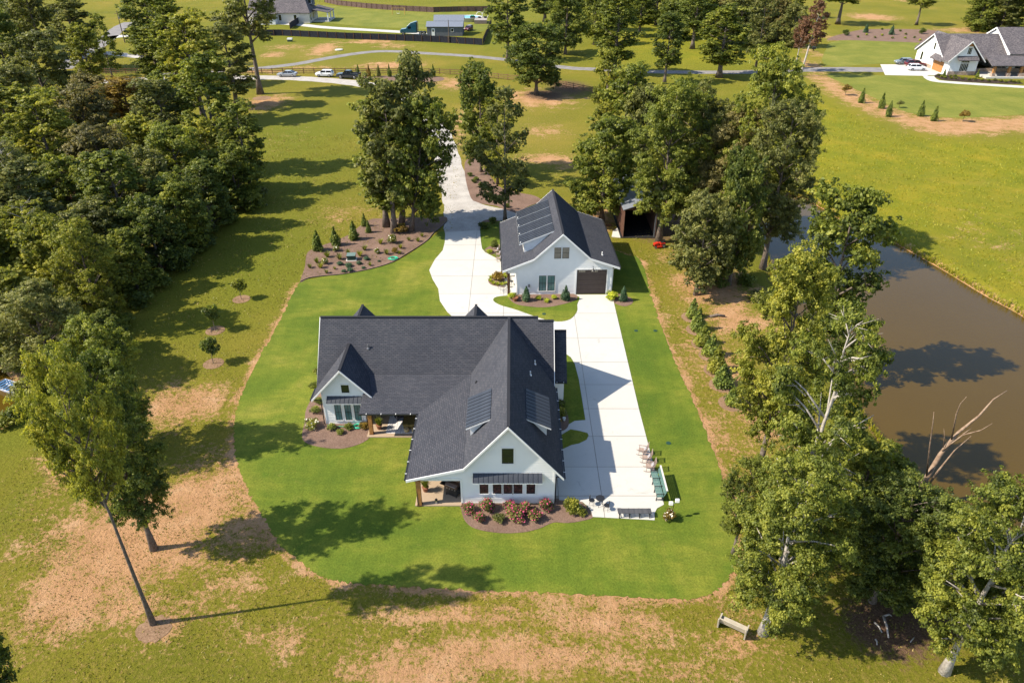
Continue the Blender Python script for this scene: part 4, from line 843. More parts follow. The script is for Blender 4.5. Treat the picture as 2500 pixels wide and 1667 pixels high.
# right middle
ptree('oak1', 1698, 720, 470, 165, 'round-crowned tree with bare trunk on the dirt slope', L_OLIVE)
ptree('oak2', 1780, 695, 370, 150, 'dark bushy tree between the pond and the dirt slope', L_DARK)
ptree('near2', 1822, 610, 120, 235, 'tallest tree behind the barn with pale sunlit top', L_MID)
ptree('near1', 1862, 655, 240, 215, 'brownish oak leaning toward the meadow above the pond', L_OLIVE)
ptree('near3', 1760, 600, 260, 190, 'brown-green oak left of the meadow', L_BROWN)
ptree('oak2', 1468, 540, 285, 205, 'rounded bright tree right behind the barn roof', L_MID)
ptree('near1', 1608, 592, 190, 225, 'tall tree standing over the open shed', L_MID)
ptree('near3', 1680, 560, 200, 190, 'leafy tree hiding the pond head behind the shed', L_OLIVE)
ptree('tall1', 1515, 450, 150, 140, 'upright tree above the shed roof', L_MID)
ptree('oak1', 1560, 470, 205, 150, 'bushy tree behind the open shed', L_OLIVE)
ptree('bush2', 1735, 690, 540, 120, 'low shaded shrubby tree at the dirt slope edge', L_DARK)
ptree('tall3', 1475, 350, 118, 80, 'narrow tree with golden top by the rail fence end', L_YEL)
ptree('tall2', 1500, 182, -20, 120, 'tall dark tree between lane and far lawn', L_MID)
ptree('tall1', 1622, 205, 28, 80, 'slim tree on the meadow beyond the lane', L_DARK)
ptree('oak1', 1309, 231, 55, 165, 'round shade tree alone on bare soil by the lane', L_DARK)
ptree('oak2', 1380, 133, -30, 125, 'dark tree beyond the lane behind the shade tree', L_DARK)
ptree('tall1', 1240, 150, -40, 105, 'tall dark tree beside the black fence corner', L_DARK)
ptree('tall2', 1755, 190, 10, 130, 'leafy tree before the lane bend', L_MID)
ptree('airy', 1845, 165, -20, 95, 'pale feathery tree by the brown dead tree', L_OLIVE)
ptree('bush3', 1800, 110, -20, 130, 'olive thicket tree behind the feathery tree', L_OLIVE)
ptree('tall3', 1690, 120, -30, 110, 'blue-shaded tree in the far row', L_DARK)
ptree('thin', 2045, 60, -60, 110, 'two-stemmed tree at the top right beyond the bed', L_MID)
ptree('thin', 2237, 62, -40, 70, 'single slender tree at the top right lawn', L_MID)
for i, (x, y, t, wd, k_, mm) in enumerate([(2385, 75, -20, 90, 'bush1', L_MID), (2440, 78, -30, 100, 'bush2', L_OLIVE), (2500, 80, -25, 110, 'bush3', L_MID), (2430, 60, -45, 120, 'bush1', L_DARK)]):
    ptree(k_, x, y, t, wd, ['leftmost', 'middle', 'right-edge', 'rearmost'][i]+' tree of the clump behind the white neighbour house', mm, group='trees behind the neighbour house')
for i, (x, y, t, wd, k_, mm) in enumerate([(1430, 60, -60, 90, 'tall1', L_DARK), (1600, 62, -60, 110, 'oak1', L_DARK), (1660, 50, -70, 100, 'bush2', L_DARK), (1730, 58, -60, 100, 'tall2', L_OLIVE), (1780, 48, -60, 110, 'bush1', L_DARK), (1870, 60, -60, 110, 'bush3', L_OLIVE), (1920, 45, -60, 90, 'oak2', L_MID), (1540, 45, -60, 110, 'bush2', L_DARK)]):
    ptree(k_, x, y, t, wd, ['first', 'second', 'third', 'fourth', 'fifth', 'sixth', 'seventh', 'eighth'][i]+' dark tree planted in the far top-centre row', mm, group='far top row trees')
for i, (x, y, t, wd, k_, mm) in enumerate([(1640, 95, -15, 100, 'bush1', L_DARK), (1700, 85, -30, 110, 'oak1', L_MID), (1760, 88, -20, 110, 'bush3', L_BROWN), (1830, 92, -25, 110, 'bush2', L_OLIVE), (1890, 100, -10, 90, 'bush1', L_BROWN), (1930, 115, 10, 80, 'bush3', L_OLIVE), (1480, 75, -45, 90, 'tall2', L_DARK), (1560, 90, -20, 80, 'tall1', L_MID), (1330, 55, -60, 90, 'tall2', L_DARK), (1450, 110, -20, 90, 'oak2', L_MID)]):
    ptree(k_, x, y, t, wd, ORD_[i]+' filler tree in the thicket beyond the lane, nearer than the far row', mm, group='thicket beyond the lane')
ptree('thin', 1953, 187, 0, 70, 'dying reddish tree leaning by the neighbour drive', L_RED, tx=2010, bark=M_PALE)
ptree('thin', 1940, 175, 40, 40, 'small dying sapling tree with red leaves', L_RED, bark=M_PALE)
# centre
ptree('tall2', 944, 553, 235, 150, 'leftmost tree of the four in the mulch bed', L_MID)
ptree('tall1', 963, 568, 185, 160, 'tree with double front trunk in the mulch bed', L_OLIVE, tx=935)
ptree('tall3', 980, 547, 126, 150, 'tallest tree of the mulch bed group', L_OLIVE, tx=1015)
ptree('oak1', 1004, 565, 230, 190, 'right tree of the mulch bed group shading the drive', L_MID, tx=1040)
ptree('airy', 1233, 541, 205, 150, 'thin airy young tree left of the barn', L_OLIVE)
ptree('oak2', 1175, 420, 160, 135, 'dark crowned tree right of the gravel drive', L_DARK)
ptree('airy', 1215, 450, 235, 120, 'light yellowish tree behind the airy young tree', L_YEL)
# left edge of the wood, by the cars
ptree('thin', 636, 230, -90, 150, 'tall bare-trunked tree by the parked sedan', L_OLIVE)
ptree('tall2', 439, 212, -30, 120, 'tall tree left of the rail fence end', L_MID)
ptree('tall1', 500, 300, 30, 150, 'tall yellow-green tree at the corner of the wood', L_YEL)
ptree('tall2', 580, 262, 55, 120, 'slender tree in line with the parked cars', L_OLIVE)
ptree('tall2', 545, 420, 130, 160, 'tall dark edge tree over the upper left lawn', L_MID)
ptree('tall1', 615, 470, 250, 110, 'edge tree overhanging the grass at the wood corner', L_MID)
ptree('tall3', 388, 160, -40, 130, 'tall dark tree near the utility pole', L_DARK)
ptree('tall2', 392, 205, 60, 120, 'mid-height tree in front of the utility pole', L_MID)
ptree('airy', 275, 190, 30, 70, 'thin tree with visible trunk by the street', L_MID)
ptree('tall1', 235, 225, 62, 90, 'bright-topped tree on the far left street side', L_YEL)
ptree('tall2', 205, 170, -30, 120, 'tall olive tree at the top left', L_OLIVE)
ptree('oak1', 110, 140, -40, 140, 'broad olive tree at the top left corner', L_OLIVE)
ptree('oak2', 130, 290, 80, 190, 'grey-green tree at the left behind the wood', L_OLIVE)
ptree('bush3', 30, 200, 20, 130, 'dark tree at the far left edge', L_DARK)
ptree('bush2', 60, 120, -20, 110, 'shaded tree in the top left corner', L_DARK)
ptree('oak2', 330, 330, 188, 230, 'rust-tinted oak at the top of the wood', L_RUST)
ptree('near3', 260, 800, 535, 175, 'yellow-green tree with pale limbs at the wood front', L_YEL)
ptree('near3', 150, 930, 690, 250, 'grey-green oak at the left above the pond', L_OLIVE)
ptree('bush2', 270, 860, 760, 110, 'low dark bushy tree at the lower wood corner', L_DARK)
WOOD = [(585, 505, 350, 150), (520, 560, 390, 160), (455, 610, 430, 165), (395, 660, 480, 165), (340, 715, 560, 150), (530, 470, 290, 160), (460, 510, 320, 170), (395, 560, 360, 175), (325, 615, 410, 180), (250, 680, 480, 180), (185, 760, 560, 180), (430, 420, 250, 165), (360, 465, 280, 175), (285, 520, 320, 180), (205, 580, 380, 185), (120, 650, 440, 190), (60, 740, 520, 190),
        (250, 430, 240, 180), (160, 490, 290, 190), (70, 560, 350, 195), (0, 650, 430, 200), (170, 380, 215, 175), (70, 440, 250, 185), (-10, 520, 320, 190), (60, 350, 190, 170), (-20, 420, 230, 180), (60, 850, 660, 190), (-30, 760, 560, 200), (-20, 880, 680, 190), (420, 340, 220, 120), (250, 320, 165, 120)]
for i, (x, y, t, wd) in enumerate(WOOD):
    mm = [L_MID, L_YEL, L_OLIVE, L_DARK, L_MID, L_YEL, L_BROWN][(i*5+i//3) % 7] if i > 4 else [L_MID, L_DARK][i % 2]
    if y > 640 and x < 260: mm = [L_YEL, L_OLIVE][i % 2]
    row = 'grass-side' if i < 5 else 'second' if i < 11 else 'third' if i < 17 else 'fourth' if i < 21 else 'rear'
    num = ['first', 'second', 'third', 'fourth', 'fifth', 'sixth', 'seventh', 'eighth', 'ninth', 'tenth'][i if i < 5 else i-5 if i < 11 else i-11 if i < 17 else i-17 if i < 21 else i-21]
    ptree(['bush1', 'tall2', 'bush3', 'oak2', 'tall1', 'bush2', 'oak1'][i % 7] if i > 4 else ['bush1', 'bush2', 'bush3'][i % 3], x, y, t-[0, 45, -15, 25, 60, 0, 15][i % 7]*(i > 4), wd*[1.0, .9, 1.1, 1.05, .85, 1., 1.1][i % 7], f'{num} tree from the top in the {row} row of the dense left wood', mm, group='trees of the left wood')
# left foreground
ptree('fore', 374, 1522, 850, 205, 'very tall slim-trunked tree in the left foreground', L_YEL, bark=M_BARK)
ptree('near1', 376, 1340, 862, 240, 'dark leaning oak behind the tall foreground tree', L_DARK)
ptree('oak1', 20, 1830, 1490, 230, 'crown cut by the bottom left corner', L_DARK)
ptree('near3', 310, 1108, 775, 230, 'dark-crowned tree above the tan soil patch', L_MID)
ptree('snag', 85, 590, 330, 150, 'pale-limbed half-bare tree inside the left wood', L_OLIVE)
ptree('snag', 130, 720, 480, 150, 'half-bare tree with white branches at the far left of the wood', L_YEL)
# dead snag over the pond
def snag():
    b = G(2237, 1222); T = root('dead_tree', 'bare dead tree with pale branches reaching over the pond', 'tree', (b.x, b.y, -.1))
    def q(px, py, dy): v = HT(px, py, b.y+dy); return v-Vector((b.x, b.y, -.1))
    mb = MB(); mb.tube([(0, 0, 0), q(2260, 1170, .1), q(2295, 1110, .3), q(2322, 1075, .5), q(2340, 1055, .6), q(2390, 1015, .9), q(2425, 975, 1.2), q(2459, 953, 1.5)], [.26, .19, .15, .12, .10, .07, .045, .015], 8); tr = mb.build('trunk', M_DEAD, T, True)
    for pts, r in (([q(2322, 1078, .5), q(2335, 1010, .2), q(2345, 985, 0), q(2360, 968, -.2)], .09), ([q(2262, 1165, .1), q(2270, 1090, -.3), q(2278, 1030, -.5), q(2280, 1005, -.6)], .1), ([q(2300, 1100, .3), q(2350, 1062, .0), q(2395, 1050, -.3), q(2423, 1033, -.5)], .1),
                   ([q(2245, 1215, 0), q(2290, 1150, -.6), q(2330, 1100, -.9), q(2371, 1064, -1.2)], .16), ([q(2303, 1092, .3), q(2306, 1060, .5), q(2304, 1045, .5)], .05), ([q(2350, 1060, 0), q(2372, 1045, .3)], .05)):
        mb = MB(); mb.tube(pts, [r*.68*(1-.85*i/(len(pts)-1)) for i in range(len(pts))], 6); mb.build('branch', M_DEAD, T, True)
snag()

# ---------------------------------------------------------------- small plants: shared meshes
def cone_mesh(seed, n=2600, m=L_CON):
    g = random.Random(seed); cen, rad = [], []
    for i in range(46):
        u = (i+.5)/46; r = .42*(1-u)**.8*(.6 if u < .05 else 1); a = i*2.4; r *= g.uniform(.7, 1.15); cen.append((r*.62*math.cos(a), r*.62*math.sin(a), .04+u*.93)); rad.append(max(.04, r*.5))
    rr = np.array(rad); return leaf_mesh('foliage', cen, rad, np.maximum(18, n*rr**2/(rr**2).sum()).astype(int), .062, seed, 1.3, m, .5, 1.3)
def ball_mesh(seed, n=900, m=L_MID, size=.10, squash=.8, k=10, long=1.):
    g = random.Random(seed); cen, rad = [(0, 0, .42)], [.34]
    for i in range(k):
        a = i*2.4; r = .27*math.sqrt((i+.5)/k)*1.25; cen.append((r*math.cos(a), r*math.sin(a), .40+.30*math.cos(i*1.9)*.5)); rad.append(.22)
    return leaf_mesh('foliage', cen, rad, [n//(k+1)]*(k+1), size, seed, squash, m, .6, long)
def tuft_mesh(seed, n=90, m=None, ht=1.):
    g = random.Random(seed); mb = MB()
    for i in range(n):
        a = g.uniform(0, 6.28); o = g.uniform(.1, .55); z = g.uniform(.5, 1)*ht; b = Vector((math.cos(a)*.08, math.sin(a)*.08, 0)); t = Vector((math.cos(a)*o, math.sin(a)*o, z*(1-.25*o))); w_ = Vector((-math.sin(a), math.cos(a), 0))*.02
        md = b.lerp(t, .55)+Vector((0, 0, .14)); mb.add([b-w_, b+w_, md+w_, t, md-w_], [(0, 1, 2, 4), (4, 2, 3)])
    me = mb.mesh('foliage'); at = me.attributes.new('tone', 'FLOAT', 'FACE'); at.data.foreach_set('value', np.random.default_rng(seed).random(len(me.polygons)).astype(np.float32)); me.materials.append(m or L_MID); return me
CONES = [cone_mesh(31), cone_mesh(32)]; BALLS = [ball_mesh(41), ball_mesh(42), ball_mesh(43)]; TUFTS = [tuft_mesh(51), tuft_mesh(52)]
FLW = [ball_mesh(61, 176, M_BLOS, .085, .9), ball_mesh(62, 66, M_WBLOS, .11, .9)]
STEM = MB(); STEM.tube([(0, 0, 0), (.01, 0, .3), (0, .01, .6)], [.04, .03, .015], 6); STEM = STEM.mesh('stem'); STEM.materials.append(M_BARK)
def plant(name, me, p, w_, h, label, cat, m=None, group=None, stem=True, blossom=None, bscale=1.03):
    T = root(name, label, cat, (p[0], p[1], p[2] if len(p) > 2 else .03), rng.uniform(0, 6.28), group)
    o = link('foliage', me, T); o.scale = (w_, w_, h)
    if m is not None: o.material_slots[0].link = 'OBJECT'; o.material_slots[0].material = m
    if stem: s_ = link('stem', STEM, T); s_.scale = (max(.5, w_*.6), max(.5, w_*.6), h*.8)
    if blossom is not None: f = link('blossom', blossom, T); f.scale = (w_*bscale, w_*bscale, h*bscale)
    return T
ORD = ['first', 'second', 'third', 'fourth', 'fifth', 'sixth', 'seventh', 'eighth', 'ninth', 'tenth', 'eleventh', 'twelfth', 'thirteenth', 'fourteenth', 'fifteenth', 'sixteenth', 'seventeenth', 'eighteenth']
def LR(pts): return enumerate(sorted(pts))      # left to right in the photo
# conifers in the mulch bed (foot pixel, height m, width m)
for i, (x, y, h, wd) in enumerate([(260, 600, 3.1, 1.9), (450, 540, 2.9, 1.8), (655, 475, 2.9, 1.9), (770, 330, 2.1, 1.1), (815, 400, 2.0, 1.1)]):
    plant('conifer', CONES[i % 2], Zb(x, y), wd*.98, h*.9, f'{ORD[i]} upright conifer from the left along the mulch bed back', 'conifer', group='conifers of the mulch bed', stem=False)
# row along the rail fence
for i, x in enumerate([922, 1024, 1118, 1220, 1322, 1530, 1638]):
    p = G(640+x/3.92, 736/3.92); plant('conifer', CONES[i % 2], (p.x, p.y, .0), 1.5, 3.0, f'{ORD[i]} columnar juniper from the black pickup along the rail fence', 'conifer', [L_CON, L_RUST, L_OLIVE][i % 3] if i in (1, 2) else L_CON, 'junipers along the rail fence', False)
# evergreen screen right of the lawn
for i, (x, y, h, wd) in enumerate([(1690, 775, 2.3, 1.5), (1702, 806, 2.6, 1.7), (1716, 840, 2.2, 2.0), (1735, 868, 2.4, 1.7), (1748, 905, 2.8, 2.0), (1762, 940, 2.3, 1.9), (1786, 985, 1.8, 1.5)]):
    p = G(x*1.0, y); plant('conifer', CONES[i % 2], (p.x, p.y, .0), wd*1.25, h, f'{ORD[i]} evergreen from the top in the screen right of the lawn', 'conifer', [L_CON, L_MID, L_YEL][(0, 0, 1, 0, 2, 0, 0)[i]], 'evergreen screen by the lawn', False)
    sheet('mulch_ring', catmull([Vector((p.x+math.cos(a)*1.15, p.y+math.sin(a)*1.15, 0)) for a in np.linspace(0, 6.28, 9)[:-1]], 3, True), .015, M_STRAW)
# neighbour's row
for i, (x, y, h) in enumerate([(755, 940, 2.9), (935, 990, 3.0), (1000, 1065, 2.9), (1290, 1060, 2.9), (1415, 1105, 2.7)]):
    p = G(1900+x/3.733, y/3.733); plant('conifer', CONES[i % 2], (p.x, p.y, 0), 1.9, h*1.1, f'{ORD[i]} young spruce from the left on the bare soil band', 'conifer', L_CON, 'young spruces of the neighbour', False)
for i, (x, y, h, wd, mm, lb) in enumerate([(610, 870, 3.0, 2.6, L_RUST, 'young rust-coloured tree leftmost on the bare soil band'), (1100, 985, 1.9, 1.8, L_OLIVE, 'young green sapling on the neighbour lawn edge'), (1680, 1110, 2.8, 2.4, L_RUST, 'young orange tree rightmost on the bare soil band')]):
    p = G(1900+x/3.733, y/3.733); T = plant('sapling', BALLS[i], (p.x, p.y, 0), wd*.85, h*.72, lb, 'sapling', mm); T.children[0].location.z = h*.28; T.children[1].scale.z = h*1.2
for i, (x, y, h) in enumerate([(610, 325, 2.6), (795, 300, 2.8), (1030, 320, 3.0), (1310, 310, 2.6)]):
    p = G(1900+x/3.733, y/3.733); plant('shrub', CONES[0] if i in (1, 2) else BALLS[0], (p.x, p.y, 0), 2.4, h, f'{ORD[i]} large shrub from the left in the far mulch bed', 'shrub', L_BLUE if i in (1, 2) else L_DARK, 'far bed shrubs', False)
for i, (x, y) in LR([(725, 345), (805, 325), (880, 350), (945, 330), (1040, 355), (1110, 290), (1160, 320), (1155, 355), (1240, 350), (1290, 375), (1375, 355), (945, 275), (1445, 305), (1410, 385)]):
    p = G(1900+x/3.733, y/3.733); plant('shrub', BALLS[i % 3], (p.x, p.y, 0), 1.0, .9, f'{ORD[i]} small shrub from the left in the far mulch bed', 'shrub', [L_DARK, L_LIME, L_OLIVE][i % 3], 'small shrubs of the far bed', False)
# saplings on the left
for i, (x, y, h, wd) in enumerate([(1540, 1125, 3.3, 1.7), (1373, 1325, 3.9, 1.9), (1362, 1535, 3.7, 1.9)]):
    p = G(x/2.613, 300+y/2.613); T = root('sapling', ['pale sapling farthest from the camera', 'middle dark sapling', 'nearest dark sapling'][i]+' in a mulch ring left of the lawn', 'sapling', (p.x, p.y, 0))
    o = link('foliage', BALLS[i], T); o.scale = (wd, wd, h*.62); o.location.z = h*.30; o.material_slots[0].link = 'OBJECT'; o.material_slots[0].material = [L_YEL, L_DARK, L_DARK][i]
    s_ = link('stem', STEM, T); s_.scale = (1, 1, h/.6*.75)
    sheet('mulch_ring', catmull([Vector((p.x+math.cos(a)*.95, p.y+math.sin(a)*.95, 0)) for a in np.linspace(0, 6.28, 9)[:-1]], 3, True), .02, M_STRAW)
for (x, y, r) in [(376, 1534, 1.0), (640, 240, 2.0), (440, 218, 1.8)]:
    p = G(x, y); sheet('mulch_ring', catmull([Vector((p.x+math.cos(a)*r*rng.uniform(.85, 1.1), p.y+math.sin(a)*r*rng.uniform(.85, 1.1), 0)) for a in np.linspace(0, 6.28, 30)[:-1]], 2, True), .022, M_STRAW)
# big bed: tufts, shrubs, hydrangeas
for i, (x, y, s_) in LR([(945, 525, 1.1), (770, 595, 1.1), (720, 660, 1.2), (590, 635, 1.0), (495, 695, 1.2), (360, 670, 1.2), (1015, 640, 1.1), (1165, 575, .9), (1260, 490, .9), (1360, 500, .9), (1150, 635, .8), (245, 735, 1.0), (165, 790, .9), (285, 790, 1.1), (350, 850, .8), (440, 805, .6), (1405, 445, .8), (830, 765, .7)]):
    plant('grass_tuft', TUFTS[i % 2], Zb(x, y), s_, s_*.8, f'{ORD[i]} tuft of ornamental grass from the left in the big mulch bed', 'ornamental grass', [L_OLIVE, L_MID, L_YEL][i % 3], 'grass tufts of the big bed', False)
for i, (x, y, s_) in LR([(795, 700, .75), (500, 755, .8), (595, 775, .85), (712, 748, .7), (540, 835, .6), (610, 825, .8), (757, 795, .5), (930, 720, .4)]):
    plant('shrub', BALLS[i % 3], Zb(x, y), s_*1.1, s_*.8, f'{ORD[i]} small dark shrub from the left near the green utility box', 'shrub', L_BLUE, 'dark shrubs by the utility box', False)
for i, (x, y, s_) in enumerate([(455, 605, .9), (335, 745, .9), (908, 630, .8), (1075, 515, 1.3)]):
    plant('hydrangea', BALLS[i % 3], Zb(x, y), s_, s_*1.25, f'{["white topped", "leftmost cream", "small cream", "largest white"][i]} hydrangea flowering in the big mulch bed', 'hydrangea', L_YEL, None, True, FLW[1], 1.05)
plant('shrub', BALLS[0], Zb(1105, 625), .8, 1.1, 'brown withered shrub right in the big mulch bed', 'shrub', L_RUST)
plant('shrub', BALLS[1], Zb(1180, 395), 2.2, 1.6, 'reddish shrub at the foot of the bed trees', 'shrub', L_RUST)
# house beds
for i, (x, y, wd, h) in LR([(1110, 1385, 1.3, 1.25), (1228, 1375, 1.5, 1.6), (1178, 1440, 1.2, 1.1), (1372, 1375, 1.35, 1.3), (1405, 1420, 1.7, 1.5), (1470, 1385, 1.35, 1.4), (1530, 1430, 1.4, 1.35), (1600, 1370, 1.4, 1.5), (1300, 1440, 1.25, 1.0), (1430, 1450, 1.1, .9)]):
    p = Zh(x, y); plant('rose_bush', BALLS[i % 3], (p.x, p.y, .05), wd*.8, h*.78, f'{ORD[i]} pink rose bush from the left below the front windows' if (x, y) != (1300, 1440) else 'sparse rose bush with few flowers below the front windows', 'rose bush', L_OLIVE, 'rose bushes under the windows', True, FLW[0] if (x, y) != (1300, 1440) else None, 1.06)
p = Zh(1762, 1385); plant('shrub', BALLS[1], (p.x, p.y, .05), 1.3, 1.7, 'bright green shrub at the right end of the front bed', 'shrub', L_YEL)
p = Zh(1810, 1375); plant('flower', BALLS[2], (p.x, p.y, .05), .7, .7, 'low yellow flowering plant near the bistro set', 'flower', L_LIME, None, False, FLW[1])
p = Zh(1825, 1400); plant('shrub', BALLS[0], (p.x, p.y, .05), .9, .7, 'low lime shrub at the tip of the front bed', 'shrub', L_YEL)
for i, (x, y, s_) in LR([(240, 858, .9), (345, 855, .85), (290, 885, .7), (135, 750, 1.0), (155, 690, .9), (120, 590, .9), (140, 500, .9), (440, 850, .9)]):
    p = Zh(x, y); plant('shrub', BALLS[i % 3], (p.x, p.y, .05), s_, s_*.75, f'{ORD[i]} low shrub from the left round the left gable' , 'shrub', L_MID if x != 440 else L_RUST, 'shrubs round the left gable', False)
p = Zh(110, 845); plant('hydrangea', BALLS[1], (p.x, p.y, .05), 1.35, 1.0, 'white hydrangea at the corner of the left gable bed', 'hydrangea', L_YEL, None, False, FLW[1], 1.06)
for i, (x, y, s_) in enumerate([(3.9, 49.2, 1.1), (4.1, 48.2, 1.2), (3.7, 47.2, .9), (3.6, 46.4, .8), (4.2, 49.9, .8)]):
    plant('shrub', BALLS[i % 3], (x, y, .09), s_, s_*.9, f'{ORD[i]} shaded shrub in the bed beside the right eave', 'shrub', [L_MID, L_YEL, L_RUST, L_MID, L_OLIVE][i], 'shrubs by the right eave', False)
# barn beds
for i, (x, y, h, wd) in enumerate([(1080, 1195, 1.75, 1.15), (1445, 1190, 1.75, 1.15), (1978, 1195, 1.75, 1.1)]):
    p = Zc(x, y); plant('conifer', CONES[i % 2], (p.x, p.y, .09), wd*1.2, h, ['left cone-shaped holly under the barn windows', 'cone-shaped holly left of the garage door', 'cone-shaped holly right of the garage door'][i], 'conifer', L_BLUE, None, False)
for i, (x, y) in enumerate([(1192, 1185), (1270, 1210), (1340, 1180)]):
    p = Zc(x, y); plant('shrub', BALLS[i], (p.x, p.y, .09), .75, .6, f'{["left", "middle", "right"][i]} small yellow shrub in the barn front bed', 'shrub', L_LIME, 'yellow shrubs of the barn bed', False)
p = Zc(955, 1180); plant('shrub', BALLS[0], (p.x, p.y, .09), 1.2, .95, 'lime plant with dark centre at the barn porch corner', 'shrub', L_LIME, None, False)
p = Zc(1870, 1180); plant('shrub', BALLS[1], (p.x, p.y, .05), 1.5, 1.25, 'large lime potted plant right of the garage door', 'shrub', L_LIME, None, False)
for i, (x, y) in LR([(745, 1020), (775, 1045), (815, 1055), (855, 1058), (890, 1050), (890, 990), (750, 990), (860, 975), (880, 960)]):
    p = Zc(x, y); plant('grass_tuft', TUFTS[i % 2], (p.x, p.y, .09), .75, .45, f'{ORD[i]} golden grass clump from the left ringing the round barn bed', 'ornamental grass', L_LIME, 'golden grass of the barn bed', False)
p = Zc(815, 1010); plant('shrub', BALLS[2], (p.x, p.y, .09), 1.5, 1.5, 'sparse brown weeping shrub in the ring of golden grass', 'shrub', L_RUST)
p = Zc(740, 750); plant('shrub', BALLS[2], (p.x, p.y, .09), .9, .5, 'low golden plant beside the porch chairs', 'shrub', L_LIME, None, False)
p = Zc(790, 725); plant('shrub', BALLS[0], (p.x, p.y, .09), 1.1, 1.9, 'tall dark shrub behind the porch chairs', 'shrub', L_DARK)
p = Zc(685, 525); plant('shrub', BALLS[1], (p.x, p.y, .05), 1.7, 1.2, 'dark round shrub at the turnout corner', 'shrub', L_DARK, None, False)
p = Zc(770, 480); plant('shrub', BALLS[2], (p.x, p.y, .05), 1.2, 1.3, 'dark shrub behind the turnout corner', 'shrub', L_DARK, None, False)
for i, (x, y) in LR([(595, 100), (620, 80), (660, 130), (560, 40), (900, 330)]):
    p = Zc(x, y); plant('shrub', BALLS[i % 3], (p.x, p.y, .05), 1.0, .8, f'{ORD[i]} small shrub from the left in the mulch strip beside the gravel drive', 'shrub', L_DARK, 'shrubs of the drive strip', False)
p = G(1480+1035/6.815, 1060+1420/6.815); plant('rose_bush', BALLS[0], (p.x, p.y, .03), .95, 1.25, 'lone pale flowering bush under the twin floodlights', 'rose bush', L_RUST, None, True, FLW[1], 1.05)
# left pond margin and wood-edge undergrowth
for i, (x, y, s_) in LR([(60, 965, 2.2), (95, 950, 2.4), (75, 1000, 1.8), (40, 1020, 1.8), (15, 1040, 1.6), (110, 925, 2.5)]):
    p = G(x, y); plant('bush', BALLS[i % 3], (p.x, p.y, -.15), s_*1.2, s_, f'{ORD[i]} bush from the left on the left pond margin', 'bush', [L_YEL, L_MID, L_OLIVE][i % 3], 'bushes at the left pond', False)
for i, (x, y, s_, mm) in enumerate([(635, 480, 2.2, L_OLIVE), (610, 505, 2.4, L_OLIVE), (560, 545, 2.4, L_DARK), (500, 600, 2.6, L_DARK), (440, 645, 2.6, L_DARK), (390, 700, 2.4, L_DARK), (345, 745, 2.4, L_DARK), (300, 800, 2.2, L_MID)]):
    p = G(x, y); plant('bush', BALLS[i % 3], (p.x, p.y, -.1), s_*1.25, s_, f'{ORD[i]} low bush from the top along the wood edge', 'bush', mm, 'bushes of the wood edge', False)
for i, (x, y, s_) in LR([(2000, 1000, 1.8), (2060, 1070, 2.2), (2120, 1130, 2.4), (2180, 1190, 2.2), (1960, 880, 1.8), (1900, 760, 2.0), (1820, 690, 1.8), (1850, 730, 1.6)]):
    p = G(x, y); plant('bush', BALLS[i % 3], (p.x, p.y, -.3), s_*1.4, s_, f'{ORD[i]} bush from the left along the near bank of the right pond', 'bush', [L_MID, L_OLIVE, L_YEL, L_DARK][i % 4], 'bushes of the near pond bank', False)
# neighbour bed plants
for i, (x, y, h) in enumerate([(700, 1075, 1.9), (1385, 1090, 1.9)]):
    p = G(2220+x/8.4, 60+y/8.4); plant('conifer', CONES[i], (p.x, p.y, 0), 1.2, h, ['left', 'right'][i]+' small cone shrub before the neighbour house', 'conifer', L_CON, None, False)
for i, (x, y) in LR([(590, 1060), (660, 1090), (730, 1110), (830, 1080), (850, 1120), (930, 1080), (950, 1130), (1080, 1130), (1220, 1150), (1340, 1150), (1480, 1160), (1620, 1175), (1750, 1160), (1870, 1180), (1970, 1195), (2080, 1180), (2140, 1195), (2230, 1200)]):
    p = G(2220+x/8.4, 60+y/8.4); plant('shrub', BALLS[i % 3], (p.x, p.y, .03), .95, .8, f'{ORD[i]} small shrub from the left in the neighbour dark bed', 'shrub', [L_OLIVE, L_YEL, L_MID][i % 3], 'shrubs of the neighbour bed', False)
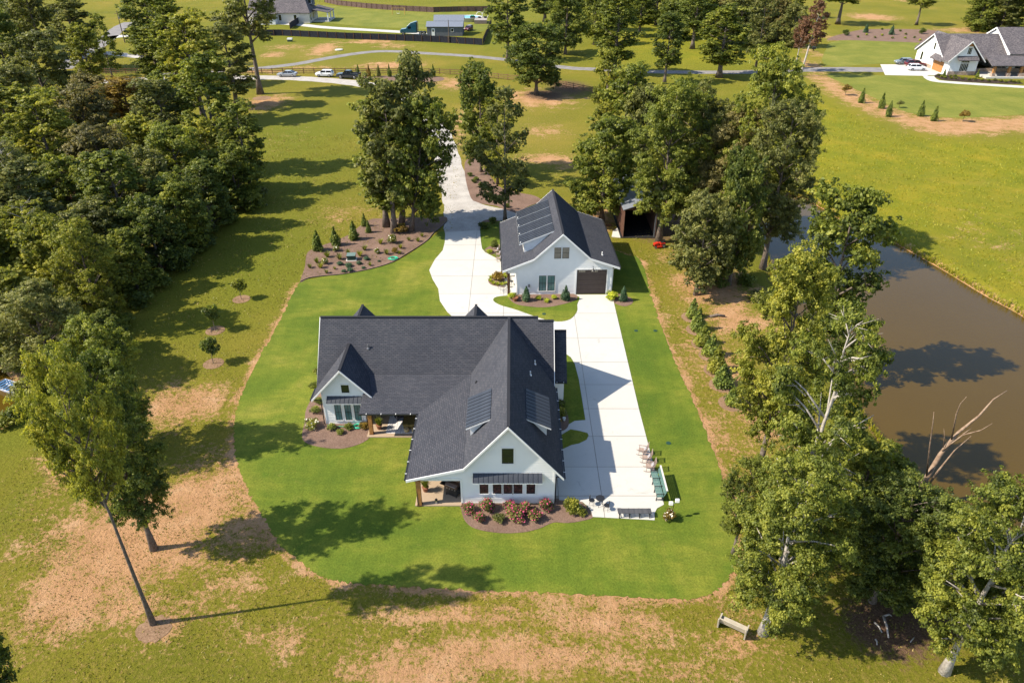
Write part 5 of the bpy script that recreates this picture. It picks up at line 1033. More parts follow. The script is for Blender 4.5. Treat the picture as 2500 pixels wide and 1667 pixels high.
# ---------------------------------------------------------------- neighbour house (right)
def neighbour():
    T = root('neighbour_house', 'white board-and-batten house with grey roof and cedar porch posts at top right', 'house', (112, 190, 0)); O = Vector((112, 190, 0))
    S = lambda pts: slab('roof_slope', pts, M_SHING2, T, O, .2)
    yf = 188.; xl, xr = 108.9, 115.3; px = 113.1 if False else 112.6; pz = 8.0
    # main block: ridge along x
    x0, x1, yr, zr, ye, yb, ze = 108.4, 127, 198.0, 8.2, 190.5, 205.5, 3.3
    S([(x0, yr, zr), (x1, yr, zr), (x1, ye, ze), (x0, ye, ze)]); S([(x0, yr, zr), (x1, yr, zr), (x1, yb, ze), (x0, yb, ze)])
    # front gable
    k = (pz-3.5)/4.4; ymeet = yr-(zr-pz)/((zr-ze)/(yr-ye))
    yv = ye+(3.5-ze)/((zr-ze)/(yr-ye))
    S([(px, 187.4, pz), (px, ymeet, pz), (px-4.6, yv, 3.3), (px-4.6, 187.4, 3.3)]); S([(px, 187.4, pz), (px, ymeet, pz), (px+4.6, yv, 3.3), (px+4.6, 187.4, 3.3)])
    # rear gable tip
    S([(115, 209, 7.4), (115, 199.4, 7.4), (110, 205, 3.2), (110, 209, 3.2)]); S([(115, 209, 7.4), (115, 199.4, 7.4), (120, 205, 3.2), (120, 209, 3.2)])
    # taller right block
    x2 = 124.5
    S([(x2, 199, 9.6), (150, 199, 9.6), (150, 190.2, 4.6), (x2, 190.2, 4.6)]); S([(x2, 199, 9.6), (150, 199, 9.6), (150, 208, 4.6), (x2, 208, 4.6)])
    rake([(x2, 190.2, 4.6), (x2, 199, 9.6), (x2, 208, 4.6)], T, O, (-1, 0, 0), .35, .06)
    W = Wall((x2+.4, 0, 0), (0, 1, 0), (-1, 0, 0), O); 
    mb = MB(O); mb.prism([(x2+.4, 190.6, 0), (x2+.4, 190.6, 4.6), (x2+.4, 199, 9.3), (x2+.4, 207.5, 4.6), (x2+.4, 207.5, 0)], (.2, 0, 0)); mb.build('wall', M_SIDING, T)
    mb = MB(O); mb.box((x2+.6, 190.6, 0), (149, 190.8, 4.5)); mb.build('wall', M_SIDING, T)
    # porch roof
    S([(117.2, 184.2, 2.9), (140, 184.2, 2.9), (140, 190.7, 4.3), (118.6, 190.7, 4.3)]); gutter((117.2, 184.12, 2.86), (140, 184.12, 2.86), T, O, False, .16)
    mb = MB(O); mb.box((116.2, 183.6, -.05), (140, 190.6, .35)); mb.build('porch_slab', M_CONC, T)
    for x in (118.3, 122.0, 125.0, 125.9, 131):
        mb = MB(O); mb.box((x-.45, 184.3, .3), (x+.45, 185.1, 1.15)); b_ = mb.build('stone_pier', M_STONE, T); mb = MB(O); mb.box((x-.27, 184.45, 1.15), (x+.27, 184.95, 2.75)); mb.build('porch_post', M_WOOD, T)
    mb = MB(O); mb.box((116.2, 190.4, .35), (140, 190.58, 1.15)); mb.build('stone_skirt', M_STONE, T)
    Wp = Wall((0, 190.55, 0), (1, 0, 0), (0, -1, 0), O); Wp.window(121.8, 123.6, 1.2, 2.7, T, 1, 1); Wp.window(127, 128.5, .4, 2.6, T, 2, 1)
    # front gable wall with battens
    W = Wall((0, yf, 0), (1, 0, 0), (0, -1, 0), O)
    mb = MB(O); mb.prism([(xl, yf, .0), (xr+.5, yf, 0), (xr+.5, yf, 3.9), (px, yf, pz-.35), (xl, yf, 3.9)], (0, .25, 0)); mb.build('wall', M_SIDING, T)
    for i in range(17):
        x = xl+.2+i*.4; top = min(3.9+(x-xl)*.99, 3.9+(xr+.5-x)*1.05, pz-.5)
        mb = MB(O); W.bx(mb, x-.03, x+.03, .9, top, 0, .04); mb.build('batten', M_TRIM, T)
    mb = MB(O); W.bx(mb, xl, xr+.5, 0, .9, 0, .12); mb.build('stone_skirt', M_STONE, T)
    W.window(112.4, 113.3, 4.9, 6.4, T, 1, 2, cas=.12); W.window(111.6, 113.6, .95, 2.75, T, 1, 1, cas=.12); W.window(111.6, 113.6, 2.95, 3.5, T, 1, 1, cas=.12)
    aw = S([(110.2, 186.7, 3.75), (115.2, 186.7, 3.75), (115.2, 187.97, 4.5), (110.2, 187.97, 4.5)])
    mb = MB(O); mb.prism([W.p(px-.95, pz-1.25, .1), W.p(px+.95, pz-1.25, .1), W.p(px, pz-.35, .1)], (0, -.12, 0)); mb.build('gable_truss', M_WOOD, T)
    rake([(px-4.6, 187.4, 3.3), (px, 187.4, pz), (px+4.6, 187.4, 3.3)], T, O, (0, -1, 0), .3, .06)
    # left end wall
    mb = MB(O); mb.prism([(xl, 188.2, 0), (xl, 205, 0), (xl, 205, 3.4), (xl, yr, zr-.3), (xl, 191.0, 3.6), (xl, 188.2, 3.6)], (.2, 0, 0)); mb.build('wall', M_SIDING, T)
    Wl = Wall((xl, 0, 0), (0, 1, 0), (-1, 0, 0), O); Wl.window(196.5, 197.3, 4.6, 6.2, T, 1, 1); Wl.window(201.5, 202.5, 1.2, 3.2, T, 1, 2)
    mb = MB(O); Wl.bx(mb, 190.6, 195.6, 0, 2.5, 0, .06); mb.build('garage_door', M_WOOD, T)
    mb = MB(O); Wl.bx(mb, 196, 205, 0, .9, 0, .1); mb.build('stone_skirt', M_STONE, T)
    S([(xl-1.2, 190.2, 2.9), (xl-1.2, 196, 2.9), (xl, 196, 3.9), (xl, 190.2, 3.9)])
    rake([(x0, ye, ze), (x0, yr, zr), (x0, yb, ze)], T, O, (-1, 0, 0), .25, .06)
    mb = MB(O); mb.box((xl+.2, 204.8, 0), (140, 205, 3.3)); mb.build('wall', M_SIDING, T)
neighbour()
# ---------------------------------------------------------------- far cream house (top left)
def far_house():
    O = Vector((-78, 281, 0)); T = root('far_house', 'cream house with dark roof and dormer behind the black fence', 'house', O)
    S = lambda pts: slab('roof_slope', pts, M_SHING2, T, O, .2)
    S([(-94, 283.5, 7.6), (-74.5, 283.5, 7.6), (-71.6, 277, 3.5), (-94, 277, 3.5)]); S([(-94, 283.5, 7.6), (-74.5, 283.5, 7.6), (-71.6, 291, 3.5), (-94, 291, 3.5)])
    S([(-74.5, 283.5, 7.6), (-71.6, 277, 3.5), (-71.6, 291, 3.5)])
    mb = MB(O); mb.box((-94, 277.5, 0), (-72.15, 290.5, 3.5)); mb.build('wall', M_CREAM, T)
    mb = MB(O); mb.prism([(-72.2, 277.5, 3.5), (-72.2, 284, 3.5), (-74.7, 283.5, 7.3)], (-.2, 0, 0)); mb.build('gable_wall', M_CREAM, T)
    W = Wall((0, 277.5, 0), (1, 0, 0), (0, -1, 0), O); W.window(-77.6, -76.6, .9, 2.8, T, 1, 2); W.window(-83, -82, .9, 2.8, T, 1, 2)
    We = Wall((-72.15, 0, 0), (0, 1, 0), (1, 0, 0), O)
    for y in (279, 283): We.window(y, y+1.4, .8, 2.7, T, 1, 2)
    mb = MB(O); mb.box((-91, 274.5, 0), (-83.5, 277.5, 2.7)); mb.build('white_annex', M_WHITEP, T)
    S([(-91.3, 274.2, 2.7), (-83.2, 274.2, 2.7), (-83.2, 277.6, 3.8), (-91.3, 277.6, 3.8)])
    # dormer and porch to the right
    mb = MB(O); mb.box((-74.5, 284.5, 5.2), (-71.8, 287, 7.4)); mb.build('dormer_wall', M_GREY, T); S([(-75, 284.2, 7.6), (-71.4, 284.2, 7.6), (-71.4, 287.3, 8.2), (-75, 287.3, 8.2)])
    Wd = Wall((0, 284.5, 0), (1, 0, 0), (0, -1, 0), O); Wd.window(-73.6, -72.5, 5.8, 7.0, T, 1, 2)
    S([(-71.9, 281, 4.2), (-66, 281, 3.2), (-66, 291.5, 3.2), (-71.9, 291.5, 4.6)])
    for y in (281.4, 286, 291):
        mb = MB(O); mb.box((-66.6, y-.2, 0), (-66.2, y+.2, 3.1)); mb.build('porch_post', M_WHITEP, T)
    mb = MB(O); mb.box((-72, 281, -.05), (-66, 291.5, .3)); mb.build('porch_slab', M_CONC, T)
far_house()
def slate_shed():
    O = Vector((-21.7, 252, 0)); T = root('garden_shed', 'dark grey shed with metal roof and white door behind the black fence', 'shed', O)
    mb = MB(O); mb.box((-27.4, 249.1, 0), (-16.0, 252.3, 2.8)); mb.build('wall', M_GREY, T)
    slab('roof_slope', [(-27.7, 248.8, 2.85), (-15.7, 248.8, 2.85), (-15.7, 252.4, 4.0), (-27.7, 252.4, 4.0)], M_GALV, T, O)
    mb = MB(O); mb.box((-25.3, 252.3, 0), (-15.9, 257, 3.9)); mb.build('wall', M_GREY, T)
    slab('roof_slope', [(-25.5, 252.41, 4.1), (-15.6, 252.41, 4.1), (-15.6, 255, 5.6), (-25.5, 255, 5.6)], M_GALV, T, O); slab('roof_slope', [(-25.5, 257.4, 4.1), (-15.6, 257.4, 4.1), (-15.6, 255, 5.6), (-25.5, 255, 5.6)], M_GALV, T, O)
    W = Wall((0, 249.1, 0), (1, 0, 0), (0, -1, 0), O)
    mb = MB(O); W.bx(mb, -25.9, -24.9, .05, 2.3, 0, .08); dr = mb.build('door', M_WHITEP, T); mb = MB(O); W.bx(mb, -25.65, -25.15, 1.3, 2.0, .07, .09); mb.build('pane', M_GLASS, dr)
    W.window(-19.6, -18.9, 1.3, 2.2, T, 1, 2)
slate_shed()
def open_shed():
    O = Vector((16.3, 86.2, 0)); T = root('open_shed', 'open-fronted metal shed with brown side under the trees behind the barn', 'shed', O)
    xl, xr, y0, y1 = 14.3, 18.5, 86.1, 97.5; xm = 16.5
    mb = MB(O); mb.box((xl, y0, .05), (xl+.08, y1, 3.75)); mb.build('side_wall', M_BRICK, T)
    me = MB(); me.box((-.05, -.03, 0), (0, .03, 3.65)); me = me.mesh('wall_rib'); me.materials.append(M_BRICK)
    for i in range(28): o = link('wall_rib', me, T); o.location = (xl-O.x, y0+.2+i*.4-O.y, .08)
    mb = MB(O); mb.box((xr-.08, y0, .05), (xr, y1, 3.75)); mb.build('side_wall', M_BRICK, T)
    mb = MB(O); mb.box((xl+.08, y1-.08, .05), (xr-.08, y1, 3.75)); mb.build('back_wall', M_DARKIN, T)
    for a, b in ((xl-.25, xm), (xr+.25, xm)): slab('roof_slope', [(a, y0-.3, 3.85), (b, y0-.3, 4.7), (b, y1+.3, 4.7), (a, y1+.3, 3.85)], M_GALV, T, O, .06)
    mb = MB(O); mb.prism([(xl, y0+.02, 3.7), (xr, y0+.02, 3.7), (xm, y0+.02, 4.6)], (0, .08, 0)); mb.build('gable_panel', M_DWOOD, T)
    mb = MB(O); mb.box((xl-.3, y0-.25, -.05), (xr+.3, y1, .07)); mb.build('floor_slab', M_DARKIN, T)  # near-black floor: shade inside the shed is put into its colour
    mb = MB(O); mb.prism([(xl-1.4, y0+.1, .0), (xl-.3, y0-.2, 0), (xl-.3, y0+3, 0), (xl-1.0, y0+2, 0)], (0, 0, .09)); mb.build('apron_slab', M_CONC, T)
    mb = MB(O); mb.box((xr-.22, y0, .07), (xr-.09, y0+.13, 3.7)); mb.build('corner_post', M_GREY, T)
open_shed()
# ---------------------------------------------------------------- fences
def panel_fence(name, label, pts, bay, ht, m, post_m, post_side, slats=False):
    p0 = Vector((pts[0][0], pts[0][1], 0)); T = root(name, label, 'fence', p0)
    c = [Vector((p[0], p[1], 0)) for p in pts]
    pm = MB(); pm.box((-.06, -.06, 0), (.06, .06, ht+.08)); pm = pm.mesh('post'); pm.materials.append(post_m)
    for a, b in zip(c[:-1], c[1:]):
        L = (b-a).length; n = max(1, round(L/bay)); t = (b-a)/n; nv = Vector((-t.y, t.x, 0)).normalized()
        mb = MB(); mb.bar((0, 0, ht/2), (t.x*.985, t.y*.985, ht/2), .04, ht-.06); me = mb.mesh('panel'); me.materials.append(m)
        for i in range(n):
            o = link('panel', me, T); o.location = a+t*i-p0+Vector((0, 0, .02*math.sin(i*2.1)))
            q = link('post', pm, T); q.location = a+t*i-p0+nv*.09*post_side
def rail_fence(name, label, pts, bay=2.5):
    p0 = Vector((pts[0][0], pts[0][1], 0)); T = root(name, label, 'fence', p0); c = [Vector((p[0], p[1], 0)) for p in pts]
    pm = MB(); pm.box((-.08, -.08, 0), (.08, .08, 1.42)); pm = pm.mesh('post'); pm.materials.append(M_RAIL)
    for a, b in zip(c[:-1], c[1:]):
        n = max(1, round((b-a).length/bay)); t = (b-a)/n
        mb = MB(); mb.bar((0, -.1, 0), (t.x, t.y-.1, 0), .045, .15); me = mb.mesh('rail'); me.materials.append(M_RAIL)
        for i in range(n):
            q = link('post', pm, T); q.location = a+t*i-p0
            for z in (.38, .8, 1.22): o = link('rail', me, T); o.location = a+t*i-p0+Vector((0, 0, z+.012*math.sin(i*3+z*9)))
U = lambda x, y: G(640+x/3.92, y/3.92)
rail_fence('rail_fence', 'brown three-rail wooden fence behind the parked cars', [G(235, 181), G(430, 181), G(640, 181), U(400, 708), U(1000, 708), U(1700, 712), U(1900, 722)])
rail_fence('rail_fence', 'brown three-rail fence running down behind the shade tree', [U(1900, 722), G(1240, 196), G(1330, 204), G(1400, 218), G(1470, 232), G(1560, 240)])
panel_fence('privacy_fence', 'long black privacy fence across the top in front of the shed', [G(520, 88), U(200, 345), U(800, 375), U(1200, 388), U(1700, 408), U(2110, 435)], 3.0, 1.9, M_BLKF, M_RAIL, -1)
panel_fence('privacy_fence', 'black fence side returning beyond the pool', [U(2115, 430), U(2195, 235)], 3.0, 1.9, M_BLKF, M_RAIL, 1)
panel_fence('privacy_fence', 'short black fence beside the cream house', [U(270, 280), U(355, 225)], 3., 2.0, M_BLKF, M_RAIL, 1)
panel_fence('board_fence', 'brown board fence at the very top behind the far lawn', [U(600, 25), U(720, 52), U(1000, 82), U(1250, 101), U(1640, 121), U(1880, 114), U(2180, 112)], 2.8, 1.95, M_BRNF, M_RAIL, -1)
# ---------------------------------------------------------------- pool, deck, swing frame
p = G(1146, 51); T = root('swimming_pool', 'round above-ground pool with blue water beyond the grey shed', 'pool', (p.x, p.y, 0))
mb = MB(); mb.lathe([(4.5, 0), (4.5, 1.3), (4.58, 1.32), (4.58, 1.38), (4.3, 1.38), (4.3, 1.1)], 28); mb.build('pool_wall', mat('pale_pool_wall', (.45, .45, .47), (.55, .55, .56), 3, .5), T, True)
mb = MB(); mb.lathe([(4.31, 1.15), (4.31, 1.2)], 28); mb.build('water', M_POOL, T)
p = U(2080, 232); T = root('pool_deck', 'grey wooden deck beside the round pool', 'deck', (p.x, p.y, 0))
for i in range(14):
    mb = MB(); mb.box((-1.8, i*.5, 1.2), (2.6, i*.5+.47, 1.28)); mb.build('deck_board', mat('grey_deck', (.30, .27, .25), (.4, .36, .33), 2, .8), T)
for i in range(6):
    mb = MB(); mb.box((-1.8, -.06, .05+i*.195), (2.6, 0, .225+i*.195)); mb.build('skirt_board', mat('brown_deck_skirt', (.17, .13, .11), (.24, .19, .16), 2, .8), T)
for i, dx in enumerate((-.2, 1.9)):
    q = root('ring_chair', ['left', 'right'][i]+' white ring-shaped swing seat on the pool deck', 'chair', (p.x+dx, p.y+5, 1.28))
    mb = MB(); mb.tube([(math.cos(a)*1.05, 0, 1.05+math.sin(a)*1.05) for a in np.linspace(0, 6.283, 20)], .07, 6); mb.build('ring', M_WHITEP, q, True); mb = MB(); mb.lathe([(.5, .15), (.6, .3), (.5, .55)], 12); mb.build('cushion', M_BLKF, q)
q = root('planter_box', 'green-topped black box on the pool deck', 'box', (p.x-2.6, p.y+5, 1.28)); mb = MB(); mb.box((-.9, -.4, 0), (.9, .4, .7)); mb.build('bin', M_BMETAL, q); mb = MB(); mb.box((-.6, -.3, .7), (.5, .3, .95)); mb.build('cover', M_GREEN, q)
p = U(1310, 145); T = root('garden_swing', 'yellow timber swing frame on the far lawn', 'swing', (p.x, p.y, 0))
for dx in (-2.5, 2.2): 
    for dy in (-1, 1): mb = MB(); mb.bar((dx, dy, 0), (dx, 0, 2.4), .12); mb.build('leg', mat('yellow_timber', (.5, .32, .08), rough=.7), T)
mb = MB(); mb.bar((-2.7, 0, 2.4), (2.4, 0, 2.4), .12); mb.build('crossbeam', mat('yellow_timber', (.5, .32, .08)), T); mb = MB(); mb.box((-.8, -.2, .5), (.2, .2, .55)); mb.bar((-.8, 0, .5), (-.8, 0, 2.4), .03); mb.bar((.2, 0, .5), (.2, 0, 2.4), .03); mb.build('seat', M_WHITEP, T)
# poles
def pole(p, h, label, wires=()):
    T = root('utility_pole', label, 'utility pole', (p.x, p.y, 0)); mb = MB(); mb.tube([(0, 0, 0), (0, 0, h)], [.16, .1], 8); mb.build('mast', mat('pole_wood', (.09, .07, .055), (.13, .1, .08), 3, .9), T)
    if wires:
        mb = MB(); mb.bar((-.9, 0, h-.8), (.9, 0, h-.8), .1); mb.build('crossarm', M_RAIL, T); mb = MB(); mb.lathe([(.2, h-2.2), (.2, h-1.4)], 8, (.3, 0, 0)); mb.build('transformer', M_GALV, T)
        for w_ in wires: mb = MB(); mb.tube([Vector((0, 0, h-w_[3])).lerp(Vector(w_[:3]), t)-Vector((0, 0, 2.2*t*(1-t))) for t in np.linspace(0, 1, 9)], .02, 4); mb.build('wire', M_BMETAL, T)
pole(U(1790, 415), 6.5, 'thin wooden pole in front of the grey shed')
pole(G(305, 105), 9, 'dark wooden utility pole with wires at the top left', [(-45, 8, 8.5, .3), (-45, 8, 6.5, 2.2), (60, 40, 8.5, .4)])
p = U(1885, 425); T = root('leaning_plank', 'brown plank leaning on the black fence', 'plank', (p.x, p.y, 0)); mb = MB(); mb.bar((0, -.4, 0), (-.9, 0, 2.1), .12, .05); mb.build('plank', M_RAIL, T)
# ---------------------------------------------------------------- vehicles
def wheel(T, x, y, r, wd, s):
    mb = MB(); n = 18; 
    prof = [(r*.62, -wd/2), (r*.95, -wd/2), (r, -wd/3), (r, wd/3), (r*.95, wd/2), (r*.62, wd/2)]
    def lay(prof, mb):
        k = len(mb.v)
        for rr, o in prof:
            for j in range(n): a = 2*math.pi*j/n; mb.v.append(Vector((x+rr*math.cos(a), y+o, r+rr*math.sin(a))))
        for i in range(len(prof)-1):
            for j in range(n): j2 = (j+1) % n; mb.f.append((k+i*n+j, k+i*n+j2, k+(i+1)*n+j2, k+(i+1)*n+j))
        mb.f += [tuple(k+j for j in range(n)), tuple(k+(len(prof)-1)*n+j for j in range(n))]; return mb
    w_ = lay(prof, mb).build('wheel', M_TYRE, T); lay([(r*.6, wd/2*s), (r*.52, wd/2*s+.02*s), (r*.15, wd/2*s-.01*s)], MB()).build('rim', M_RIM, w_)
def car(name, label, loc, rz, paint, kind='sedan', group=None, cat='car'):
    """lofted body: stations (x, z_bottom, z_top, half width) with hood, cabin and tail; faces -X at the front"""
    T = root(name, label, cat, (loc[0], loc[1], loc[2] if len(loc) > 2 else .05), rz, group)
    L, Wd, belt, top, prof = {'sedan': (4.85, .92, .92, 1.43, [(-2.42, .45, .62), (-2.3, .3, .74), (-1.55, .26, .88), (-.95, .26, .95), (1.6, .26, .98), (2.25, .3, .96), (2.42, .45, .82)]),
                              'suv': (4.4, .92, 1.02, 1.60, [(-2.2, .5, .75), (-2.1, .34, .9), (-1.45, .3, 1.02), (-1.0, .3, 1.06), (1.7, .3, 1.08), (2.12, .34, 1.04), (2.2, .5, .9)]),
                              'van': (4.9, .97, 1.05, 1.72, [(-2.45, .5, .8), (-2.3, .34, .98), (-1.6, .3, 1.08), (-1.1, .3, 1.12), (2.0, .3, 1.14), (2.38, .34, 1.1), (2.45, .5, .95)]),
                              'pickup': (5.8, 1.0, 1.15, 1.90, [(-2.9, .55, .95), (-2.8, .42, 1.08), (-1.9, .4, 1.18), (-1.3, .4, 1.2), (.9, .4, 1.2), (2.75, .42, 1.2), (2.9, .5, 1.15)])}[kind]
    mb = MB(); k = 0; ring = []
    for x, zb, zt in prof:
        e = Wd*(.88 if abs(x) > L*.47 else 1.0); zm = zb+(zt-zb)*.6
        ring.append([(x, -e*.93, zb), (x, -e, zm), (x, -e*.93, zt-.03), (x, -e*.8, zt), (x, e*.8, zt), (x, e*.93, zt-.03), (x, e, zm), (x, e*.93, zb)])
    for r in ring: mb.v += [Vector(p) for p in r]
    n = 8
    for i in range(len(ring)-1):
        for j in range(n): j2 = (j+1) % n; mb.f.append((i*n+j, i*n+j2, (i+1)*n+j2, (i+1)*n+j))
    mb.f += [tuple(range(n)), tuple((len(ring)-1)*n+j for j in range(n))]
    body = mb.build('body', paint, T, False)
    bz = prof[3][2]-.02
    cab = {'sedan': (-1.15, -.35, 1.0, 1.95), 'suv': (-1.05, -.45, 1.75, 2.1), 'van': (-1.2, -.55, 1.95, 2.35), 'pickup': (-1.3, -.65, .55, .95)}[kind]
    a, b, c_, d_ = cab; w0, w1 = Wd*.9, Wd*.70
    mb = MB(); mb.hexa([(a, -w0, bz), (d_, -w0, bz), (d_, w0, bz), (a, w0, bz), (b, -w1, top-.05), (c_, -w1, top-.05), (c_, w1, top-.05), (b, w1, top-.05)]); mb.build('windows', M_CARGLASS, T)
    mb = MB(); mb.hexa([(b-.08, -w1-.03, top-.07), (c_+.08, -w1-.03, top-.07), (c_+.08, w1+.03, top-.07), (b-.08, w1+.03, top-.07), (b+.1, -w1+.08, top), (c_-.08, -w1+.08, top), (c_-.08, w1-.08, top), (b+.1, w1-.08, top)]); mb.build('roof', paint, T)
    for s in (-1, 1):
        for t in ((a, b), ((a+d_)/2-.05, (b+c_)/2-.05), (d_, c_)):
            mb = MB(); mb.bar((t[0], s*(w0+.012), bz), (t[1], s*(w1+.02), top-.04), .09, .04); mb.build('pillar', paint, T)
        wr = {'sedan': .33, 'suv': .35, 'van': .37, 'pickup': .42}[kind]
        for x in (-L*.31, L*.30): wheel(T, x, s*(Wd-.10), wr, .23, s)
        mb = MB(); mb.box((-L/2-.01, s*Wd*.62-.14, prof[1][2]-.2), (-L/2+.25, s*Wd*.62+.14, prof[1][2]-.06)); mb.build('headlight', M_LAMP, T)
        mb = MB(); mb.box((L/2-.2, s*Wd*.66-.13, prof[-2][2]-.25), (L/2+.01, s*Wd*.66+.13, prof[-2][2]-.07)); mb.build('tail_light', M_TAIL, T)
        mb = MB(); mb.box((a+.15, s*(Wd+.02)-.08, bz), (a+.33, s*(Wd+.02)+.08, bz+.14)); mb.build('mirror', paint, T)
    if kind == 'pickup':
        mb = MB(); mb.box((1.0, -.8, 1.19), (2.75, .8, 1.215)); mb.build('truck_bed', M_DARKIN, T)
        for s in (-1, 1): mb = MB(); mb.box((1.0, s*.85-.06, 1.19), (2.85, s*.85+.06, 1.36)); mb.build('bed_side', paint, T)
        mb = MB(); mb.box((2.75, -.85, 1.1), (2.87, .85, 1.36)); mb.build('tailgate', paint, T)
    return T
P_SIL = mat('silver_paint', (.40, .41, .42), rough=.28, spec=.5, metal=.4, coat=.6); P_WHT = mat('white_car_paint', (.78, .79, .80), rough=.3, spec=.5, coat=.6); P_BLK = mat('black_car_paint', (.012, .016, .022), rough=.25, spec=.5, coat=.6)
P_MAR = mat('maroon_paint', (.10, .006, .012), rough=.25, spec=.5, coat=.6); P_GRY = mat('grey_car_paint', (.22, .25, .26), rough=.3, spec=.5, metal=.3, coat=.6); P_BLU = mat('teal_truck_paint', (.012, .07, .11), (.02, .09, .14), 2, .25, .5, coat=.6)
def V(px, py): q = G(px, py); return (q.x, q.y+.9, .04)
car('parked_car', 'silver sedan parked leftmost on the gravel drive', V(640+235/3.92, 742/3.92), R_(-2), P_SIL, 'sedan', 'cars parked on the gravel drive')
car('parked_car', 'white compact SUV with dark roof parked between sedan and pickup', V(640+595/3.92, 742/3.92), R_(-4), P_WHT, 'suv', 'cars parked on the gravel drive')
car('pickup_truck', 'black pickup truck parked nearest the junipers', V(640+825/3.92, 760/3.92), R_(-9), P_BLK, 'pickup', 'cars parked on the gravel drive', 'truck')
Rr = lambda x, y: V(1900+x/3.733, y/3.733)
car('parked_car', 'white SUV in front on the neighbour drive', Rr(1270, 650), R_(177), P_WHT, 'suv', 'cars at the neighbour house'); car('parked_car', 'maroon SUV in the middle on the neighbour drive', Rr(1255, 615), R_(178), P_MAR, 'van', 'cars at the neighbour house'); car('parked_car', 'grey SUV rearmost on the neighbour drive', Rr(1150, 595), R_(-3), P_GRY, 'suv', 'cars at the neighbour house')
q = U(1975, 300); car('parked_car', 'dark red car half hidden beside the grey shed', (q.x, q.y+1, .04), R_(70), P_MAR, 'suv')
def semi():
    q = U(1450, 335); T = root('semi_truck', 'teal semi-truck cab with tall sleeper behind the black fence', 'truck', (q.x, q.y, .05))
    mb = MB(); mb.prism([(-4.2, -1.1, .6), (-4.3, -1.1, 1.3), (-3.9, -1.1, 1.75), (-2.3, -1.1, 1.95), (-1.8, -1.1, 2.75), (-.9, -1.1, 3.5), (.6, -1.1, 3.95), (1.2, -1.1, 4.05), (1.2, -1.1, .6)], (0, 2.2, 0)); b = mb.build('cab', P_BLU, T)
    bv = b.modifiers.new('bevel', 'BEVEL'); bv.width = .16; bv.segments = 3; bv.limit_method = 'ANGLE'
    mb = MB(); mb.prism([(-2.22, -1.0, 2.02), (-1.76, -1.0, 2.7), (-1.66, -1.0, 2.7), (-2.1, -1.0, 2.02)], (0, 2.0, 0)); mb.build('windshield', M_CARGLASS, T)
    for s in (-1, 1): mb = MB(); mb.box((-1.6, s*1.11-.02, 1.9), (-.7, s*1.11+.02, 2.6)); mb.build('side_window', M_CARGLASS, T)
    mb = MB(); mb.box((1.2, -1.0, .7), (1.35, 1.0, 3.9)); mb.build('rear_panel', M_BMETAL, T)
    mb = MB(); mb.box((1.35, -.45, .7), (4.2, .45, .95)); mb.build('chassis', M_BMETAL, T)
    for s in (-1, 1):
        for x in (-3.2, 2.4, 3.6): wheel(T, x, s*.95, .5, .3, s)
        mb = MB(); mb.tube([(1.5, s*.9, .9), (1.5, s*.9, 3.9)], .08, 8); mb.build('exhaust_stack', M_RIM, T)
semi()
def mower():
    q = G(1440+1105/6.535, 400+1330/6.535); T = root('ride_on_mower', 'red ride-on mower parked in tree shade behind the barn', 'mower', (q.x, q.y, .02), R_(15)); T.scale = (.78, .78, .78)
    mb = MB(); mb.prism([(-.95, -.3, .35), (-1.0, -.3, .7), (-.4, -.3, .85), (-.2, -.3, .85), (-.2, -.3, .35)], (0, .6, 0)); mb.build('hood', M_RED, T)
    mb = MB(); mb.prism([(.0, -.42, .4), (.05, -.42, .75), (.85, -.42, .75), (.9, -.42, .4)], (0, .84, 0)); mb.build('rear_body', M_RED, T)
    mb = MB(); mb.box((-.6, -.6, .12), (.3, .6, .35)); mb.build('mower_deck', M_RED, T)
    mb = MB(); mb.box((.25, -.25, .75), (.7, .25, .86)); mb.prism([(.62, -.25, .84), (.75, -.25, 1.25), (.83, -.25, 1.25), (.74, -.25, .84)], (0, .5, 0)); mb.build('seat', M_BMETAL, T)
    mb = MB(); mb.tube([(-.25, 0, .8), (-.05, 0, 1.1)], .025, 6); mb.tube([(-.05+.05*math.cos(a), .18*math.sin(a), 1.1+.14*math.cos(a)) for a in np.linspace(0, 6.28, 13)], .018, 5); mb.build('steering_wheel', M_BMETAL, T)
    for s in (-1, 1): wheel(T, .6, s*.48, .3, .22, s); wheel(T, -.75, s*.42, .2, .16, s)
mower()
q = G(1485, 552); T = root('log', 'dark log lying on orange soil by the open shed', 'log', (q.x, q.y, .1)); mb = MB(); mb.tube([(-.4, 0, .02), (0, .05, .05), (.45, 0, .03)], [.1, .12, .09], 7); mb.build('log', M_DWOOD, T)
